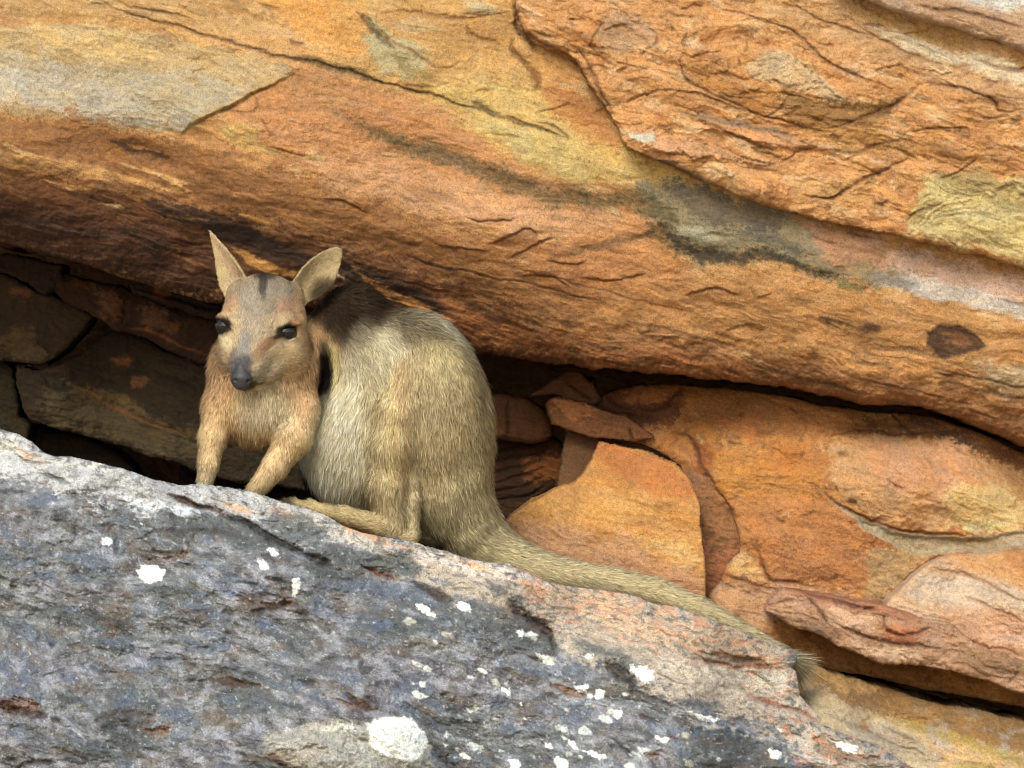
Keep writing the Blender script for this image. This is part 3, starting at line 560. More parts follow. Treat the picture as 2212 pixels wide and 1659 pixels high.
r = Rock([(1654, 1318), (1660, 1302), (1674, 1286), (1700, 1268), (1780, 1285), (1899, 1306), (1960, 1322), (2005, 1335), (2060, 1352), (2120, 1400), (2212, 1430), (3080, 1640), (3080, 1800), (2212, 1500), (2025, 1440), (1915, 1436), (1879, 1424), (1824, 1402), (1787, 1380), (1740, 1362), (1700, 1352), (1672, 1330)], rag=4)
r.base([(1650, 1280, 11.16), (1900, 1350, 11.04), (2100, 1420, 11.04), (3000, 1700, 11.0)], 80).fill((192, 144, 112)); P_, L_ = r.patch, r.line
P_([(1700, 1255), (1899, 1300), (2010, 1330), (1990, 1350), (1860, 1320), (1700, 1285)], (176, 112, 80), .8, 7, 6, nz=5); P_([(1790, 1310), (1880, 1320), (1900, 1350), (1850, 1370), (1790, 1340)], (218, 172, 140), .8, 9, 8)
P_([(1900, 1350), (1980, 1350), (2000, 1380), (1920, 1390)], (200, 120, 74), .8, 10, 8); P_([(1830, 1380), (1960, 1400), (2050, 1435), (1900, 1425)], (212, 172, 138), .8, 10, 8, nz=6); P_([(1700, 1330), (1780, 1360), (1760, 1372)], (130, 104, 72), .7, 8, 7)
P_([(2060, 1400), (2250, 1420), (2250, 1480), (2060, 1440)], (158, 118, 84), .8, 12, 8)
for p in [[(1700, 1270), (1800, 1300), (1900, 1318)], [(1800, 1345), (1860, 1375), (1960, 1395), (2040, 1400)], [(1910, 1330), (1905, 1360), (1960, 1375), (2010, 1360)], [(1740, 1290), (1770, 1320), (1790, 1350)]]: L_(p, 3.4, 8, (92, 54, 36), .7)
r.bulge(1840, 1340, 60, 20, 12, 20); r.bulge(1960, 1365, 60, 16, 12, 14); r.bulge(1760, 1320, 50, 25, 8, 20)
r.relief(12, 12, 2, 3, 8, 4.5, 3).tone(.16, .2, .2, .12, .06, .12)
thing(r, "rock_ledge", M_ROCK, "rough pink ledge sticking out over the dark gap beyond the tail tip", 'rock ledge', edge_r=18, edge_d=22, thick=320)

# ================================================================== E, F, G, H: wedges between the mass and the animal
r = Rock([(1296, 952), (1340, 962), (1402, 978), (1460, 1004), (1492, 1032), (1504, 1064), (1512, 1093), (1514, 1130), (1521, 1171), (1522, 1200), (1527, 1240), (1524, 1310), (1500, 1420), (1000, 1330), (1040, 1160), (1081, 1138), (1112, 1104), (1140, 1085), (1206, 1054), (1243, 1038), (1262, 1018), (1280, 990)], rag=3.5, smooth=0)
r.base([(1300, 970, 11.36), (1400, 1100, 11.24), (1150, 1150, 11.24), (1500, 1250, 11.22)], 80).fill((212, 148, 78)); P_, L_ = r.patch, r.line
P_([(1270, 940), (1500, 1010), (1520, 1080), (1300, 1040)], (196, 118, 60), .85, 24, 12, nz=8); P_([(1040, 1130), (1200, 1120), (1520, 1230), (1540, 1330), (1040, 1240)], (206, 152, 110), .9, 24, 12, nz=10); P_([(1060, 1190), (1300, 1200), (1540, 1260), (1540, 1330), (1040, 1260)], (178, 118, 84), .6, 14, 10)
P_([(1150, 1080), (1360, 1050), (1420, 1120), (1250, 1130)], (220, 162, 88), .7, 24, 14, nz=10); P_([(1380, 1160), (1500, 1160), (1510, 1220), (1400, 1200)], (224, 178, 110), .6, 18, 10)
r.relief(12, 6, 1.6, 2.0, 2.5, 2, 2).tone(.18, .16, .2, .16, .02, .14)
thing(r, "wedge_rock", M_ROCK, "smooth triangular orange rock behind the base of the tail", 'rock', edge_r=6, edge_d=6, thick=260)
r = Rock([(1470, 1000), (1570, 1050), (1630, 1140), (1630, 1220), (1580, 1300), (1490, 1340), (1480, 1200)], rag=2)
r.base([(1540, 1100, 11.32)]).fill((160, 108, 68)); r.patch([(1480, 1180), (1620, 1180), (1560, 1300), (1490, 1300)], (180, 112, 74), .8, 20, 10)
r.relief(8, 6, 1, 2.4, 2.5, 2).tone(.1, .25, .2)
thing(r, "recessed_rock", M_ROCK, "narrow dark brown rock set back to the right of the triangular one", 'rock', edge_r=10, edge_d=8, thick=200)
r = Rock([(1226, 925), (1300, 940), (1400, 960), (1510, 1010), (1540, 1070), (1500, 1080), (1400, 1010), (1300, 975), (1262, 1030), (1200, 1070), (1210, 1000)], rag=2.5)
r.base([(1250, 960, 11.46), (1450, 1000, 11.37)]).fill((120, 82, 50)); r.line([(1304, 952), (1402, 972), (1460, 999), (1492, 1026)], 3, 5)
r.relief(7, 4, 1, 1.3, 2, 1).tone(.12, .15, .14)
thing(r, "angular_rock", M_ROCK, "thin dark brown rock squeezed above the triangular one", 'rock', edge_r=10, edge_d=10, thick=200)

# rocks in the dim hollow right of the animal
r = Rock([(980, 858), (1066, 850), (1128, 858), (1165, 870), (1182, 895), (1198, 925), (1190, 950), (1150, 960), (1080, 950), (980, 960)], rag=4)
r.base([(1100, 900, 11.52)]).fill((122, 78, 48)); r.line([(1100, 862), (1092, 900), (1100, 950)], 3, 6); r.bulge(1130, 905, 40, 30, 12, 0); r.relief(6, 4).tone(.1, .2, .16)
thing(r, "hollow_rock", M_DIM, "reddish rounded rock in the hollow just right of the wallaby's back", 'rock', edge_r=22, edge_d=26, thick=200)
r = Rock([(960, 930), (1080, 930), (1180, 940), (1222, 960), (1228, 1010), (1210, 1050), (1150, 1085), (1100, 1120), (1040, 1150), (960, 1160)], rag=4)
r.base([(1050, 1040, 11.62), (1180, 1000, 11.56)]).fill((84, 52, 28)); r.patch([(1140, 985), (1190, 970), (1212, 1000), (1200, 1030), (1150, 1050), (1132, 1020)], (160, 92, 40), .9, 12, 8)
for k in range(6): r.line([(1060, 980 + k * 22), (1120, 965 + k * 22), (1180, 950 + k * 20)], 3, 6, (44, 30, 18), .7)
r.bulge(1170, 1010, 36, 34, 16, 0); r.relief(8, 6, 3, 1.5, 5, 2).tone(.3, .2, .16)
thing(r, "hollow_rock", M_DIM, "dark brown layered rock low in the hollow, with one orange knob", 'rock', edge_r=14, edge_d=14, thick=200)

# ================================================================== N: rubble inside the dark cave, left
CG = "blocks stacked inside the cave"
def cave(poly, y, col, label, extra=None, er=13, ed=16, code='w', name="cave_rock"):
    r = Rock(poly, code=code, rag=5, smooth=0); r.base([(p[0], p[1], p[2] + .1) for p in y] if isinstance(y, list) else [(200, 700, y + .1)], 60).fill(tuple(c * .6 for c in col))  # fill darkened: part of the cave's shade is put into the rock colour
    if extra: extra(r)
    r.relief(14, 8, 1.6, 2.4, 4, 2.6).tone(.16, .3, .2, .1, .06, .2)
    thing(r, name, M_DIM, label, 'rock', CG, edge_r=er, edge_d=ed, thick=240)
def ex(r):
    r.patch([(0, 730), (90, 700), (100, 790), (0, 780)], (112, 84, 52), .5, 16, 12); r.patch([(30, 620), (80, 625), (60, 650)], (140, 84, 50), .5, 10, 8)
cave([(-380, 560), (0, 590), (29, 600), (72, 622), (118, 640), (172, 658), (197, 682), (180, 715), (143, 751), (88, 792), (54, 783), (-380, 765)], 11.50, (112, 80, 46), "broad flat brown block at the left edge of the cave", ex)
def ex(r):
    r.patch([(100, 830), (200, 860), (300, 890), (440, 930), (450, 1010), (260, 960), (80, 900)], (104, 86, 56), .6, 20, 14, nz=6); r.patch([(280, 812), (320, 808), (310, 835), (285, 840)], (140, 88, 54), .8, 4, 5, z=-4); r.patch([(240, 780), (290, 770), (280, 800)], (150, 88, 46), .7, 8, 7)
    r.patch([(90, 810), (160, 815), (150, 850), (100, 845)], (52, 44, 32), .8, 9, 8, z=7); r.patch([(190, 840), (260, 850), (330, 900), (260, 880)], (122, 94, 50), .6, 9, 9)
    r.line([(130, 820), (180, 845), (240, 880), (320, 910), (400, 945)], 3, 5, (140, 84, 40), .6); r.bulge(250, 790, 120, 50, 12, 20); r.bulge(140, 880, 60, 30, 14, 10)
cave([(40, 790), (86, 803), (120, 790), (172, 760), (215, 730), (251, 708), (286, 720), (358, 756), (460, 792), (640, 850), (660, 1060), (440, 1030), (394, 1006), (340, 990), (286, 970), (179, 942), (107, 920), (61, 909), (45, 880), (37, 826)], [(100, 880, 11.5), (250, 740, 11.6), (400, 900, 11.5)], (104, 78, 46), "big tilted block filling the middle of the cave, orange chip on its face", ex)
def ex(r):
    r.patch([(150, 600), (210, 600), (205, 625), (160, 620)], (124, 76, 46), .6, 8, 7); r.patch([(215, 635), (270, 640), (275, 680), (230, 690)], (128, 82, 50), .6, 12, 8); r.patch([(295, 670), (350, 665), (400, 700), (380, 720), (300, 700)], (128, 82, 50), .6, 10, 8)
    r.line([(262, 700), (270, 650), (300, 640)], 4, 8); r.line([(190, 640), (240, 690), (262, 700)], 3, 6); r.line([(280, 708), (350, 725), (450, 770)], 3, 5, (160, 92, 46), .6)
    r.bulge(245, 660, 40, 24, 14, 0); r.bulge(350, 690, 80, 22, 14, 18); r.bulge(150, 620, 50, 20, 12, 20)
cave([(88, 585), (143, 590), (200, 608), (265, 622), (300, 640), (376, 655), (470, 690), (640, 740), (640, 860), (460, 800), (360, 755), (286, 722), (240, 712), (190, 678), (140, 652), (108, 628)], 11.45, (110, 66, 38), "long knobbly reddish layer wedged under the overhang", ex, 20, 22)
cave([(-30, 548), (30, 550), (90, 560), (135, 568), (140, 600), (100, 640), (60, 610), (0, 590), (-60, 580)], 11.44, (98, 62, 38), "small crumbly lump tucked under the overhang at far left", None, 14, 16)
def ex(r):
    for k in range(5): r.line([(290 + k * 30, 622 + k * 8), (340 + k * 30, 640 + k * 7), (400 + k * 30, 656 + k * 7)], 2.6, 7, (40, 26, 18), .7)
    r.patch([(340, 615), (372, 620), (366, 650), (330, 645)], (134, 74, 42), .7, 6, 6)
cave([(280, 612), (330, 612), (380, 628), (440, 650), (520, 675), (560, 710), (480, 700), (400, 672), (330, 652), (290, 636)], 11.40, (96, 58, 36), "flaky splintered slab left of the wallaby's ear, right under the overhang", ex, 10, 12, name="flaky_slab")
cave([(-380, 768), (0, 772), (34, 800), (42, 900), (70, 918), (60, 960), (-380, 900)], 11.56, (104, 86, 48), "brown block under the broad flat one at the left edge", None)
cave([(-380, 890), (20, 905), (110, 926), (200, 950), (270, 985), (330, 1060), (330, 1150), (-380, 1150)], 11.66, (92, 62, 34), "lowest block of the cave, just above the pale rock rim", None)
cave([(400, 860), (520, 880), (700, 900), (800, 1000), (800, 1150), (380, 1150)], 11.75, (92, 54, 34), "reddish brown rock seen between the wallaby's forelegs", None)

r = Rock([(1560, 1300), (1660, 1318), (1740, 1362), (1824, 1396), (1915, 1428), (2025, 1432), (2212, 1450), (2600, 1540), (3080, 1700), (3080, 1820), (2600, 1690), (2212, 1546), (2110, 1520), (2025, 1500), (1915, 1462), (1842, 1444), (1769, 1430), (1700, 1402), (1600, 1370)], rag=3)
r.base([(1700, 1380, 11.38), (1850, 1420, 11.28), (2212, 1480, 11.24)], 80).fill((104, 70, 44)); r.patch([(1900, 1440), (2250, 1460), (2250, 1540), (2000, 1480)], (132, 96, 66), .8, 12, 9, nz=6)  # dark fill stands in for the shade of the gap under the ledge
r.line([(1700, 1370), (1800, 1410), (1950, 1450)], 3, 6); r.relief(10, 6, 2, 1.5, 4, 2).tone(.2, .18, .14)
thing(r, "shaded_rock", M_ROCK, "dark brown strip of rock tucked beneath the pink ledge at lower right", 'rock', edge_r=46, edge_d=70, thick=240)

# ================================================================== L: bed under the tail tip, lower right
r = Rock([(1560, 1330), (1650, 1372), (1714, 1400), (1769, 1443), (1842, 1466), (1915, 1488), (1988, 1506), (2025, 1522), (2120, 1540), (2212, 1557), (3080, 1750), (3080, 2390), (1500, 2390), (1500, 1500)], rag=4)
r.base([(1700, 1400, 11.2), (1900, 1500, 11.08), (2212, 1560, 11.06), (1800, 1600, 10.88), (2212, 1659, 10.84), (2000, 2300, 10.3), (3000, 1800, 10.9)], 90).fill((212, 176, 130)); P_, L_ = r.patch, r.line
P_([(1700, 1400), (1850, 1455), (2025, 1508), (2250, 1550), (3100, 1740), (3100, 1900), (2250, 1640), (2100, 1605), (1900, 1545), (1760, 1490)], (150, 106, 54), .93, 14, 9, nz=9)
P_([(1760, 1440), (1850, 1470), (1900, 1500), (1800, 1490)], (196, 150, 92), .8, 12, 8); P_([(1900, 1545), (2050, 1580), (2250, 1650), (2250, 1670), (2050, 1610)], (176, 146, 70), .8, 8, 7, nz=5)
P_([(1740, 1490), (1850, 1540), (1980, 1590), (2100, 1640), (2150, 1700), (1800, 1700)], (204, 182, 150), .85, 16, 10, nz=8); P_([(1850, 1560), (1960, 1590), (1940, 1640), (1840, 1600)], (190, 170, 150), .7, 10, 9, nz=6)
P_([(2000, 1600), (2100, 1620), (2200, 1659), (2000, 1659)], (214, 168, 116), .8, 12, 9); P_([(2060, 1650), (2150, 1640), (2150, 1700), (2050, 1700)], (186, 160, 84), .8, 8, 8)
P_([(1860, 1550), (1880, 1580), (1850, 1580)], (190, 134, 74), .8, 5, 5)
L_([(1900, 1560), (1960, 1590), (1980, 1600)], 2.4, 4); L_([(1780, 1540), (1900, 1590), (2010, 1640)], 3, 4, (120, 90, 70), .5)
r.bulge(1950, 1600, 120, 26, 12, 14); r.bulge(2060, 1600, 80, 20, 8, 14)
r.mix(sstep(.05, .4, r.g(fbm(DT / 60, DN / 30, 5, 81, .6))) * .5 * sstep(1500, 1600, r.V), (186, 176, 166)); r.relief(16, 12, 2.4, 3.4, 7, 4, 3).tone(.2, .2, .22, .16, .06, .12)
thing(r, "lower_rock", M_ROCK, "tan rock bed with an olive streak in the lower right corner, under the dark gap", 'rock', edge_r=46, edge_d=90, thick=420)

# ================================================================== M: the grey foreground rock the animal stands on
crest = [(-860, 760), (-300, 850), (0, 925), (40, 938), (72, 955), (92, 975), (120, 985), (150, 985), (200, 996), (270, 1012), (330, 1034), (390, 1047), (420, 1044), (460, 1046), (520, 1055), (590, 1076), (640, 1092), (702, 1112), (748, 1137), (790, 1152), (828, 1158), (862, 1163), (900, 1171),
         (916, 1179), (969, 1190), (1026, 1209), (1057, 1213), (1103, 1217), (1152, 1240), (1179, 1255), (1217, 1264), (1274, 1270), (1320, 1278), (1370, 1285), (1400, 1297), (1427, 1308), (1465, 1310), (1512, 1328), (1532, 1336), (1568, 1347), (1623, 1372), (1678, 1394), (1712, 1404),
         (1722, 1414), (1721, 1428), (1712, 1441), (1722, 1452), (1725, 1466), (1730, 1500), (1745, 1520), (1769, 1542), (1775, 1562), (1810, 1580), (1900, 1610), (1960, 1650), (2060, 1700), (2150, 1800), (2300, 2380), (-860, 2380)]
r = Rock(crest, rag=1.6, smooth=0)
r.base([(0, 930, 10.86), (500, 1050, 10.86), (900, 1170, 10.86), (1300, 1275, 10.88), (1710, 1400, 10.90), (1760, 1550, 10.84), (0, 1200, 10.66), (500, 1300, 10.64), (1000, 1400, 10.64), (1400, 1500, 10.64), (0, 1650, 10.42), (700, 1650, 10.42), (1400, 1659, 10.48), (1800, 1650, 10.66), (0, 2300, 10.1), (1500, 2300, 10.1)], 120)
r.fill((122, 122, 126)); P_, L_ = r.patch, r.line
X1, X2 = r.g(fbm(DT / 120, DN / 52, 6, 61, .6)), r.g(fbm(DT / 52, DN / 28, 6, 62, .66)); X3 = r.g(fbm(DT / 260, DN / 110, 5, 63, .55)); X4 = r.g(fbm(DT / 90, DN / 40, 5, 64, .6)); X5 = r.g(fbm(GU / 9, GV / 7, 4, 65, .7))
r.mix(sstep(.0, .4, X3) * .75, (114, 107, 114)); r.mix(sstep(.0, .4, -X3) * .85, (88, 92, 94)); r.mix(sstep(.04, .35, X1) * .75, (92, 101, 120)); r.mix(sstep(.06, .4, X2 + .3 * X3) * .65, (158, 158, 170)); r.mix(sstep(.1, .4, -X2 - .4 * X1) * .7, (68, 66, 70))
r.mix(sstep(.15, .45, X4) * .6, (108, 92, 80)); r.mix(sstep(.35, .6, X5) * .25, (176, 176, 186)); r.mix(sstep(.3, .55, -X5) * .25, (62, 62, 68))
for k_ in range(60):
    q = np.random.RandomState(300 + k_); u0, v0 = q.uniform(0, 1750), q.uniform(1120, 1650)
    if v0 < 1120 + .27 * u0 - 40: continue
    ln, hh = q.uniform(14, 55), q.uniform(3, 9); tl = q.uniform(.1, .35)
    if k_ % 3 == 0: L_([(u0, v0), (u0 + ln * .5, v0 + tl * ln * .5 - hh * .6), (u0 + ln, v0 + tl * ln)], hh * .7, 9, (54, 46, 46), .75)
    else: P_([(u0, v0), (u0 + ln * .4, v0 - hh + tl * ln * .4), (u0 + ln, v0 + tl * ln), (u0 + ln * .5, v0 + hh + tl * ln * .5)], [(150, 150, 160), (84, 80, 88), (132, 110, 96), (70, 84, 124)][k_ % 4], .6, 7, 6, z=[-5, 5][k_ % 2])
# pale band under the crest, skylit brightness painted in, broadening to the beige tip on the right
P_([(-900, 760), (0, 915), (300, 1010), (460, 1035), (640, 1080), (900, 1165), (860, 1215), (700, 1175), (560, 1140), (480, 1115), (350, 1105), (200, 1075), (80, 1040), (-60, 1010), (-900, 860)], (184, 180, 182), .92, 20, 14, nz=22)
P_([(240, 1065), (360, 1090), (480, 1108), (400, 1112), (290, 1098)], (214, 218, 232), .8, 7, 6, nz=6); P_([(0, 950), (120, 985), (240, 1010), (180, 1010), (0, 980)], (204, 198, 190), .8, 10, 9, nz=8)
P_([(560, 1085), (640, 1100), (740, 1140), (880, 1190), (800, 1190), (640, 1130)], (200, 188, 180), .8, 8, 8, nz=8)
P_([(830, 1180), (1000, 1195), (1180, 1245), (1400, 1290), (1620, 1365), (1740, 1405), (1740, 1500), (1790, 1560), (1990, 1690), (1800, 1700), (1660, 1560), (1500, 1530), (1400, 1480), (1290, 1440), (1180, 1390), (1080, 1330), (1000, 1290), (900, 1240), (820, 1215)], (182, 165, 150), .92, 24, 16, nz=22)
P_([(1100, 1240), (1300, 1280), (1500, 1330), (1680, 1400), (1700, 1440), (1500, 1420), (1350, 1380), (1200, 1300)], (190, 158, 130), .8, 22, 12, nz=12)
P_([(860, 1190), (1050, 1215), (1200, 1260), (1140, 1270), (980, 1230)], (206, 190, 184), .8, 10, 9, nz=8)
P_([(1420, 1420), (1560, 1440), (1720, 1450), (1740, 1500), (1560, 1490), (1440, 1470)], (196, 180, 164), .8, 14, 10, nz=8)
def strip(pts, col, op=.85, s_=4, r_=5, z=0): P_(pts, col, op * (.8 if z else 1), s_, r_, z=z, nz=7)
OS = (196, 134, 88)
for p in [[(700, 1112), (800, 1150), (900, 1185), (860, 1185), (760, 1150)], [(580, 1095), (640, 1112), (630, 1125), (580, 1108)], [(990, 1205), (1075, 1230), (1060, 1238), (1000, 1222)], [(1090, 1240), (1170, 1262), (1190, 1300), (1120, 1262)], [(1250, 1300), (1380, 1320), (1330, 1325)],
          [(470, 1085), (560, 1100), (620, 1112), (520, 1108)], [(30, 965), (90, 985), (60, 992)]]: strip(p, (222, 164, 122), .8)
for p in [[(230, 1075), (300, 1088), (240, 1085)], [(40, 985), (110, 1000), (60, 1004)], [(780, 1222), (830, 1228), (850, 1240), (800, 1236)], [(0, 1510), (60, 1505), (100, 1535), (40, 1545), (-20, 1530)], [(1490, 1405), (1560, 1405), (1640, 1422), (1660, 1440), (1600, 1440), (1540, 1425)],
          [(280, 1560), (380, 1575), (330, 1590)], [(530, 1300), (600, 1295), (640, 1300), (580, 1320)], [(700, 1100 + 400), (770, 1518), (790, 1530), (740, 1525)], [(570, 1630), (700, 1600), (720, 1640), (600, 1655)], [(1740, 1590), (1800, 1590), (1850, 1625), (1920, 1640), (1880, 1655), (1790, 1640)], [(350, 1200), (420, 1190), (300, 1220)],
          [(1440, 1585), (1500, 1600), (1450, 1600)], [(1170, 1475), (1250, 1490), (1260, 1505), (1190, 1492)], [(1380, 1625), (1440, 1632), (1400, 1645)]]: strip(p, (130, 88, 56), .8, 6, 8, z=12)
for p in [[(560, 1130), (600, 1100), (690, 1130), (700, 1160), (640, 1175), (590, 1150)], [(380, 1125), (480, 1110), (560, 1130), (640, 1180), (560, 1190), (420, 1150)], [(700, 1170), (820, 1200), (900, 1225), (880, 1245), (760, 1225), (690, 1200)], [(830, 1200), (880, 1190), (912, 1235), (880, 1250)], [(1000, 1300), (1060, 1300), (1120, 1330), (1230, 1400), (1180, 1410), (1060, 1370), (1020, 1330)],
          [(1050, 1250), (1085, 1265), (1100, 1290), (1060, 1280)], [(1105, 1290), (1130, 1295), (1125, 1325), (1105, 1318)], [(640, 1215), (760, 1230), (820, 1260), (700, 1250)], [(1240, 1380), (1330, 1400), (1380, 1430), (1280, 1420)], [(1460, 1510), (1540, 1510), (1560, 1530), (1480, 1530)], [(1320, 1430), (1400, 1430), (1380, 1450), (1330, 1450)]]: strip(p, (88, 92, 94), .85, 6, 8)
P_([(560, 1590), (640, 1570), (690, 1560), (760, 1560), (850, 1545), (900, 1570), (935, 1640), (930, 1700), (700, 1700), (600, 1640)], (176, 170, 160), .7, 8, 8, z=-12, zr=26)
P_([(790, 1560), (850, 1546), (905, 1562), (930, 1610), (890, 1650), (810, 1625)], (255, 255, 250), 1., 4, 6)
P_([(690, 1530 + 40), (780, 1565), (770, 1580), (690, 1580)], (212, 206, 196), .8, 5, 5)
# lichen: raised white crusts
WL = (255, 255, 252)
for p in [[(290, 1230), (305, 1220), (335, 1222), (352, 1235), (345, 1255), (320, 1262), (298, 1250)], [(215, 1160), (240, 1158), (243, 1172), (228, 1177), (216, 1170)], [(630, 1252), (645, 1252), (650, 1268), (638, 1288), (628, 1272)], [(585, 1190), (598, 1190), (600, 1205), (590, 1206)], [(558, 1212), (580, 1222), (576, 1232), (562, 1224)],
          [(815, 1570), (850, 1552), (880, 1558), (905, 1590), (910, 1630), (880, 1640), (850, 1620), (810, 1605)], [(900, 1305), (925, 1312), (945, 1330), (920, 1328), (902, 1315)], [(990, 1305), (1015, 1308), (1025, 1325), (1000, 1322)], [(1105, 1355), (1140, 1362), (1170, 1375), (1150, 1382), (1115, 1368)], [(1160, 1415), (1185, 1415), (1205, 1438), (1190, 1440), (1165, 1425)],
          [(1365, 1435), (1400, 1440), (1420, 1458), (1400, 1482), (1385, 1462), (1360, 1448)], [(1240, 1482), (1270, 1480), (1275, 1490), (1250, 1492)], [(1285, 1490), (1310, 1490), (1300, 1515), (1285, 1508)], [(1235, 1602), (1250, 1615), (1275, 1622), (1315, 1632), (1280, 1635), (1250, 1625)], [(1160, 1590), (1190, 1598), (1195, 1618), (1168, 1610)],
          [(1080, 1480), (1098, 1485), (1105, 1510), (1090, 1500)], [(1315, 1530), (1345, 1535), (1340, 1550), (1318, 1545)], [(1420, 1590), (1450, 1595), (1440, 1606)], [(1250, 1310 + 100), (1290, 1415), (1260, 1420)], [(1100, 1640), (1125, 1645), (1120, 1665), (1104, 1660)], [(1195, 1640), (1230, 1645), (1225, 1670), (1200, 1665)], [(1490, 1538), (1530, 1545), (1560, 1560), (1520, 1556)], [(1790, 1600), (1840, 1612), (1870, 1630), (1830, 1625)], [(1660, 1620), (1690, 1628), (1670, 1640)], [(1680, 1570), (1700, 1580), (1688, 1588)]]:
    P_(p, WL, .97, 2.4, 7, z=-2.5, zr=4)
for k_ in range(230):
    q = np.random.RandomState(900 + k_); u0, v0 = q.uniform(880, 1980), q.uniform(1290, 1665); lim = 1315 + (u0 - 900) * .36
    if v0 < lim or q.rand() > .45 + .5 * (v0 - lim) / 250: continue
    ra = 2.5 + 10 * q.rand() ** 2.4; an = np.linspace(0, 2 * np.pi, 9)[:-1]; rr = ra * (.6 + .7 * q.rand(8))
    P_(list(zip(u0 + rr * np.cos(an) * 1.35, v0 + rr * np.sin(an) * .85 + rr * np.cos(an) * .3)), [(236, 236, 230), (206, 210, 208), (190, 182, 168)][k_ % 3], .85, 2, 3.2, z=-1.5, zr=3)
dots = sstep(.5, .56, r.g(fbm(GU / 14, GV / 10, 3, 72, .6))); r.mix(dots * .5, (186, 184, 190))
near = np.clip(1 - r.sd / np.interp(r.U, [800, 1100], [130, 260]), 0, 1) * sstep(.16, .26, r.g(fbm(DT / 26, DN / 11, 4, 73, .6))); r.mix(near * .75, (96, 96, 98))
near = sstep(.2, .34, r.g(fbm(DT / 46, DN / 16, 4, 74, .6))) * sstep(1000, 1200, r.U) * sstep(140, 60, r.sd); r.mix(near * .5, (208, 134, 96))
J = [([(365, 1072), (400, 1085), (450, 1097), (490, 1110)], 6, 18, (74, 42, 24)), ([(480, 1112), (540, 1130), (600, 1170), (650, 1195), (700, 1210), (740, 1232)], 6, 24, (40, 36, 36)), ([(780, 1222), (830, 1240), (860, 1255)], 3, 8, (110, 68, 40)), ([(890, 1260), (930, 1275), (975, 1302)], 7, 18, (60, 46, 38)),
     ([(1100, 1300), (1110, 1318), (1140, 1335), (1175, 1355), (1190, 1372), (1200, 1400)], 9, 26, (50, 42, 40)), ([(1310, 1425), (1330, 1450), (1365, 1470), (1370, 1490)], 11, 26, (48, 42, 40)), ([(1360, 1495), (1420, 1510), (1480, 1535)], 4, 8, (74, 70, 70)), ([(0, 1060), (60, 1066)], 4, 8, (60, 60, 66)),
     ([(80, 1020), (130, 1035), (150, 1040)], 3, 10, (70, 70, 76)), ([(745, 1500), (780, 1520), (820, 1530)], 6, 12, (80, 52, 34)), ([(430, 1478), (460, 1470), (500, 1475), (560, 1480)], 7, 10, (80, 60, 46)), ([(540, 1320), (580, 1318), (630, 1300)], 5, 10, (64, 52, 40)), ([(0, 1528), (60, 1540), (110, 1545)], 7, 12, (66, 48, 38)),
     ([(930, 1600), (960, 1640), (990, 1670)], 6, 12, (66, 64, 66)), ([(1300, 1580), (1340, 1610), (1380, 1640)], 3, 7, (70, 68, 70)), ([(300, 1170), (350, 1140), (480, 1150), (540, 1165)], 4, 7, (76, 70, 70)), ([(300, 1190), (330, 1195), (420, 1188)], 4, 8, (84, 66, 50)), ([(1700, 1440), (1650, 1470), (1600, 1500)], 0.1, 0, None),
     ([(1560, 1340), (1552, 1360), (1545, 1380)], 2, 3, (150, 110, 80)), ([(1300, 1330), (1350, 1315), (1400, 1290)], 1.5, 2, (170, 130, 100)), ([(1490, 1410), (1560, 1440), (1640, 1440), (1700, 1435)], 3, 8, (140, 84, 50)), ([(1610, 1500), (1680, 1520), (1740, 1540), (1770, 1560)], 4, 8, (130, 84, 60)),
     ([(20, 1680), (60, 1640), (120, 1650)], 5, 8, (70, 64, 64)), ([(550, 1640), (620, 1655), (680, 1690)], 5, 9, (70, 60, 54)), ([(200, 1560), (260, 1540), (330, 1545)], 5, 6, (86, 78, 78)), ([(600, 1440), (680, 1450), (740, 1440)], 5, 5, (92, 90, 96))]
for p, w_, d_, c_ in J: L_(p, w_, d_, c_, .85)
for a in [[(330, 1120), (400, 1110), (520, 1120)], [(40, 1250), (140, 1240), (240, 1270)], [(520, 1620), (600, 1600), (700, 1575)], [(300, 1440), (420, 1420), (560, 1450)], [(740, 1380), (860, 1400), (960, 1440)]]: r.step(a, 16, 60)
r.bulge(600, 1240, 150, 60, 22, 14); r.bulge(200, 1300, 160, 60, 14, 14); r.bulge(850, 1600, 80, 60, 26, 0); r.bulge(1500, 1360, 240, 30, 14, 17); r.bulge(300, 1500, 200, 60, 16, 5); r.bulge(1000, 1500, 150, 50, 16, 20); r.bulge(1380, 1445, 40, 22, 12, 15); r.bulge(640, 1640, 90, 30, 18, 0)
r.relief(26, 18, 2.6, 3.6, 8, 4.5, 5).tone(.12, .14, .22, .1, .05, .05); r.c *= 1.42
thing(r, "foreground_rock", M_GREY, "grey lichen-spotted foreground rock with a pale rim, which the wallaby stands on", 'rock', edge_r=46, edge_d=34, thick=620, back_drop=45)

# ================================================================== the wallaby
FK = 1.25     # fur reflectance scale
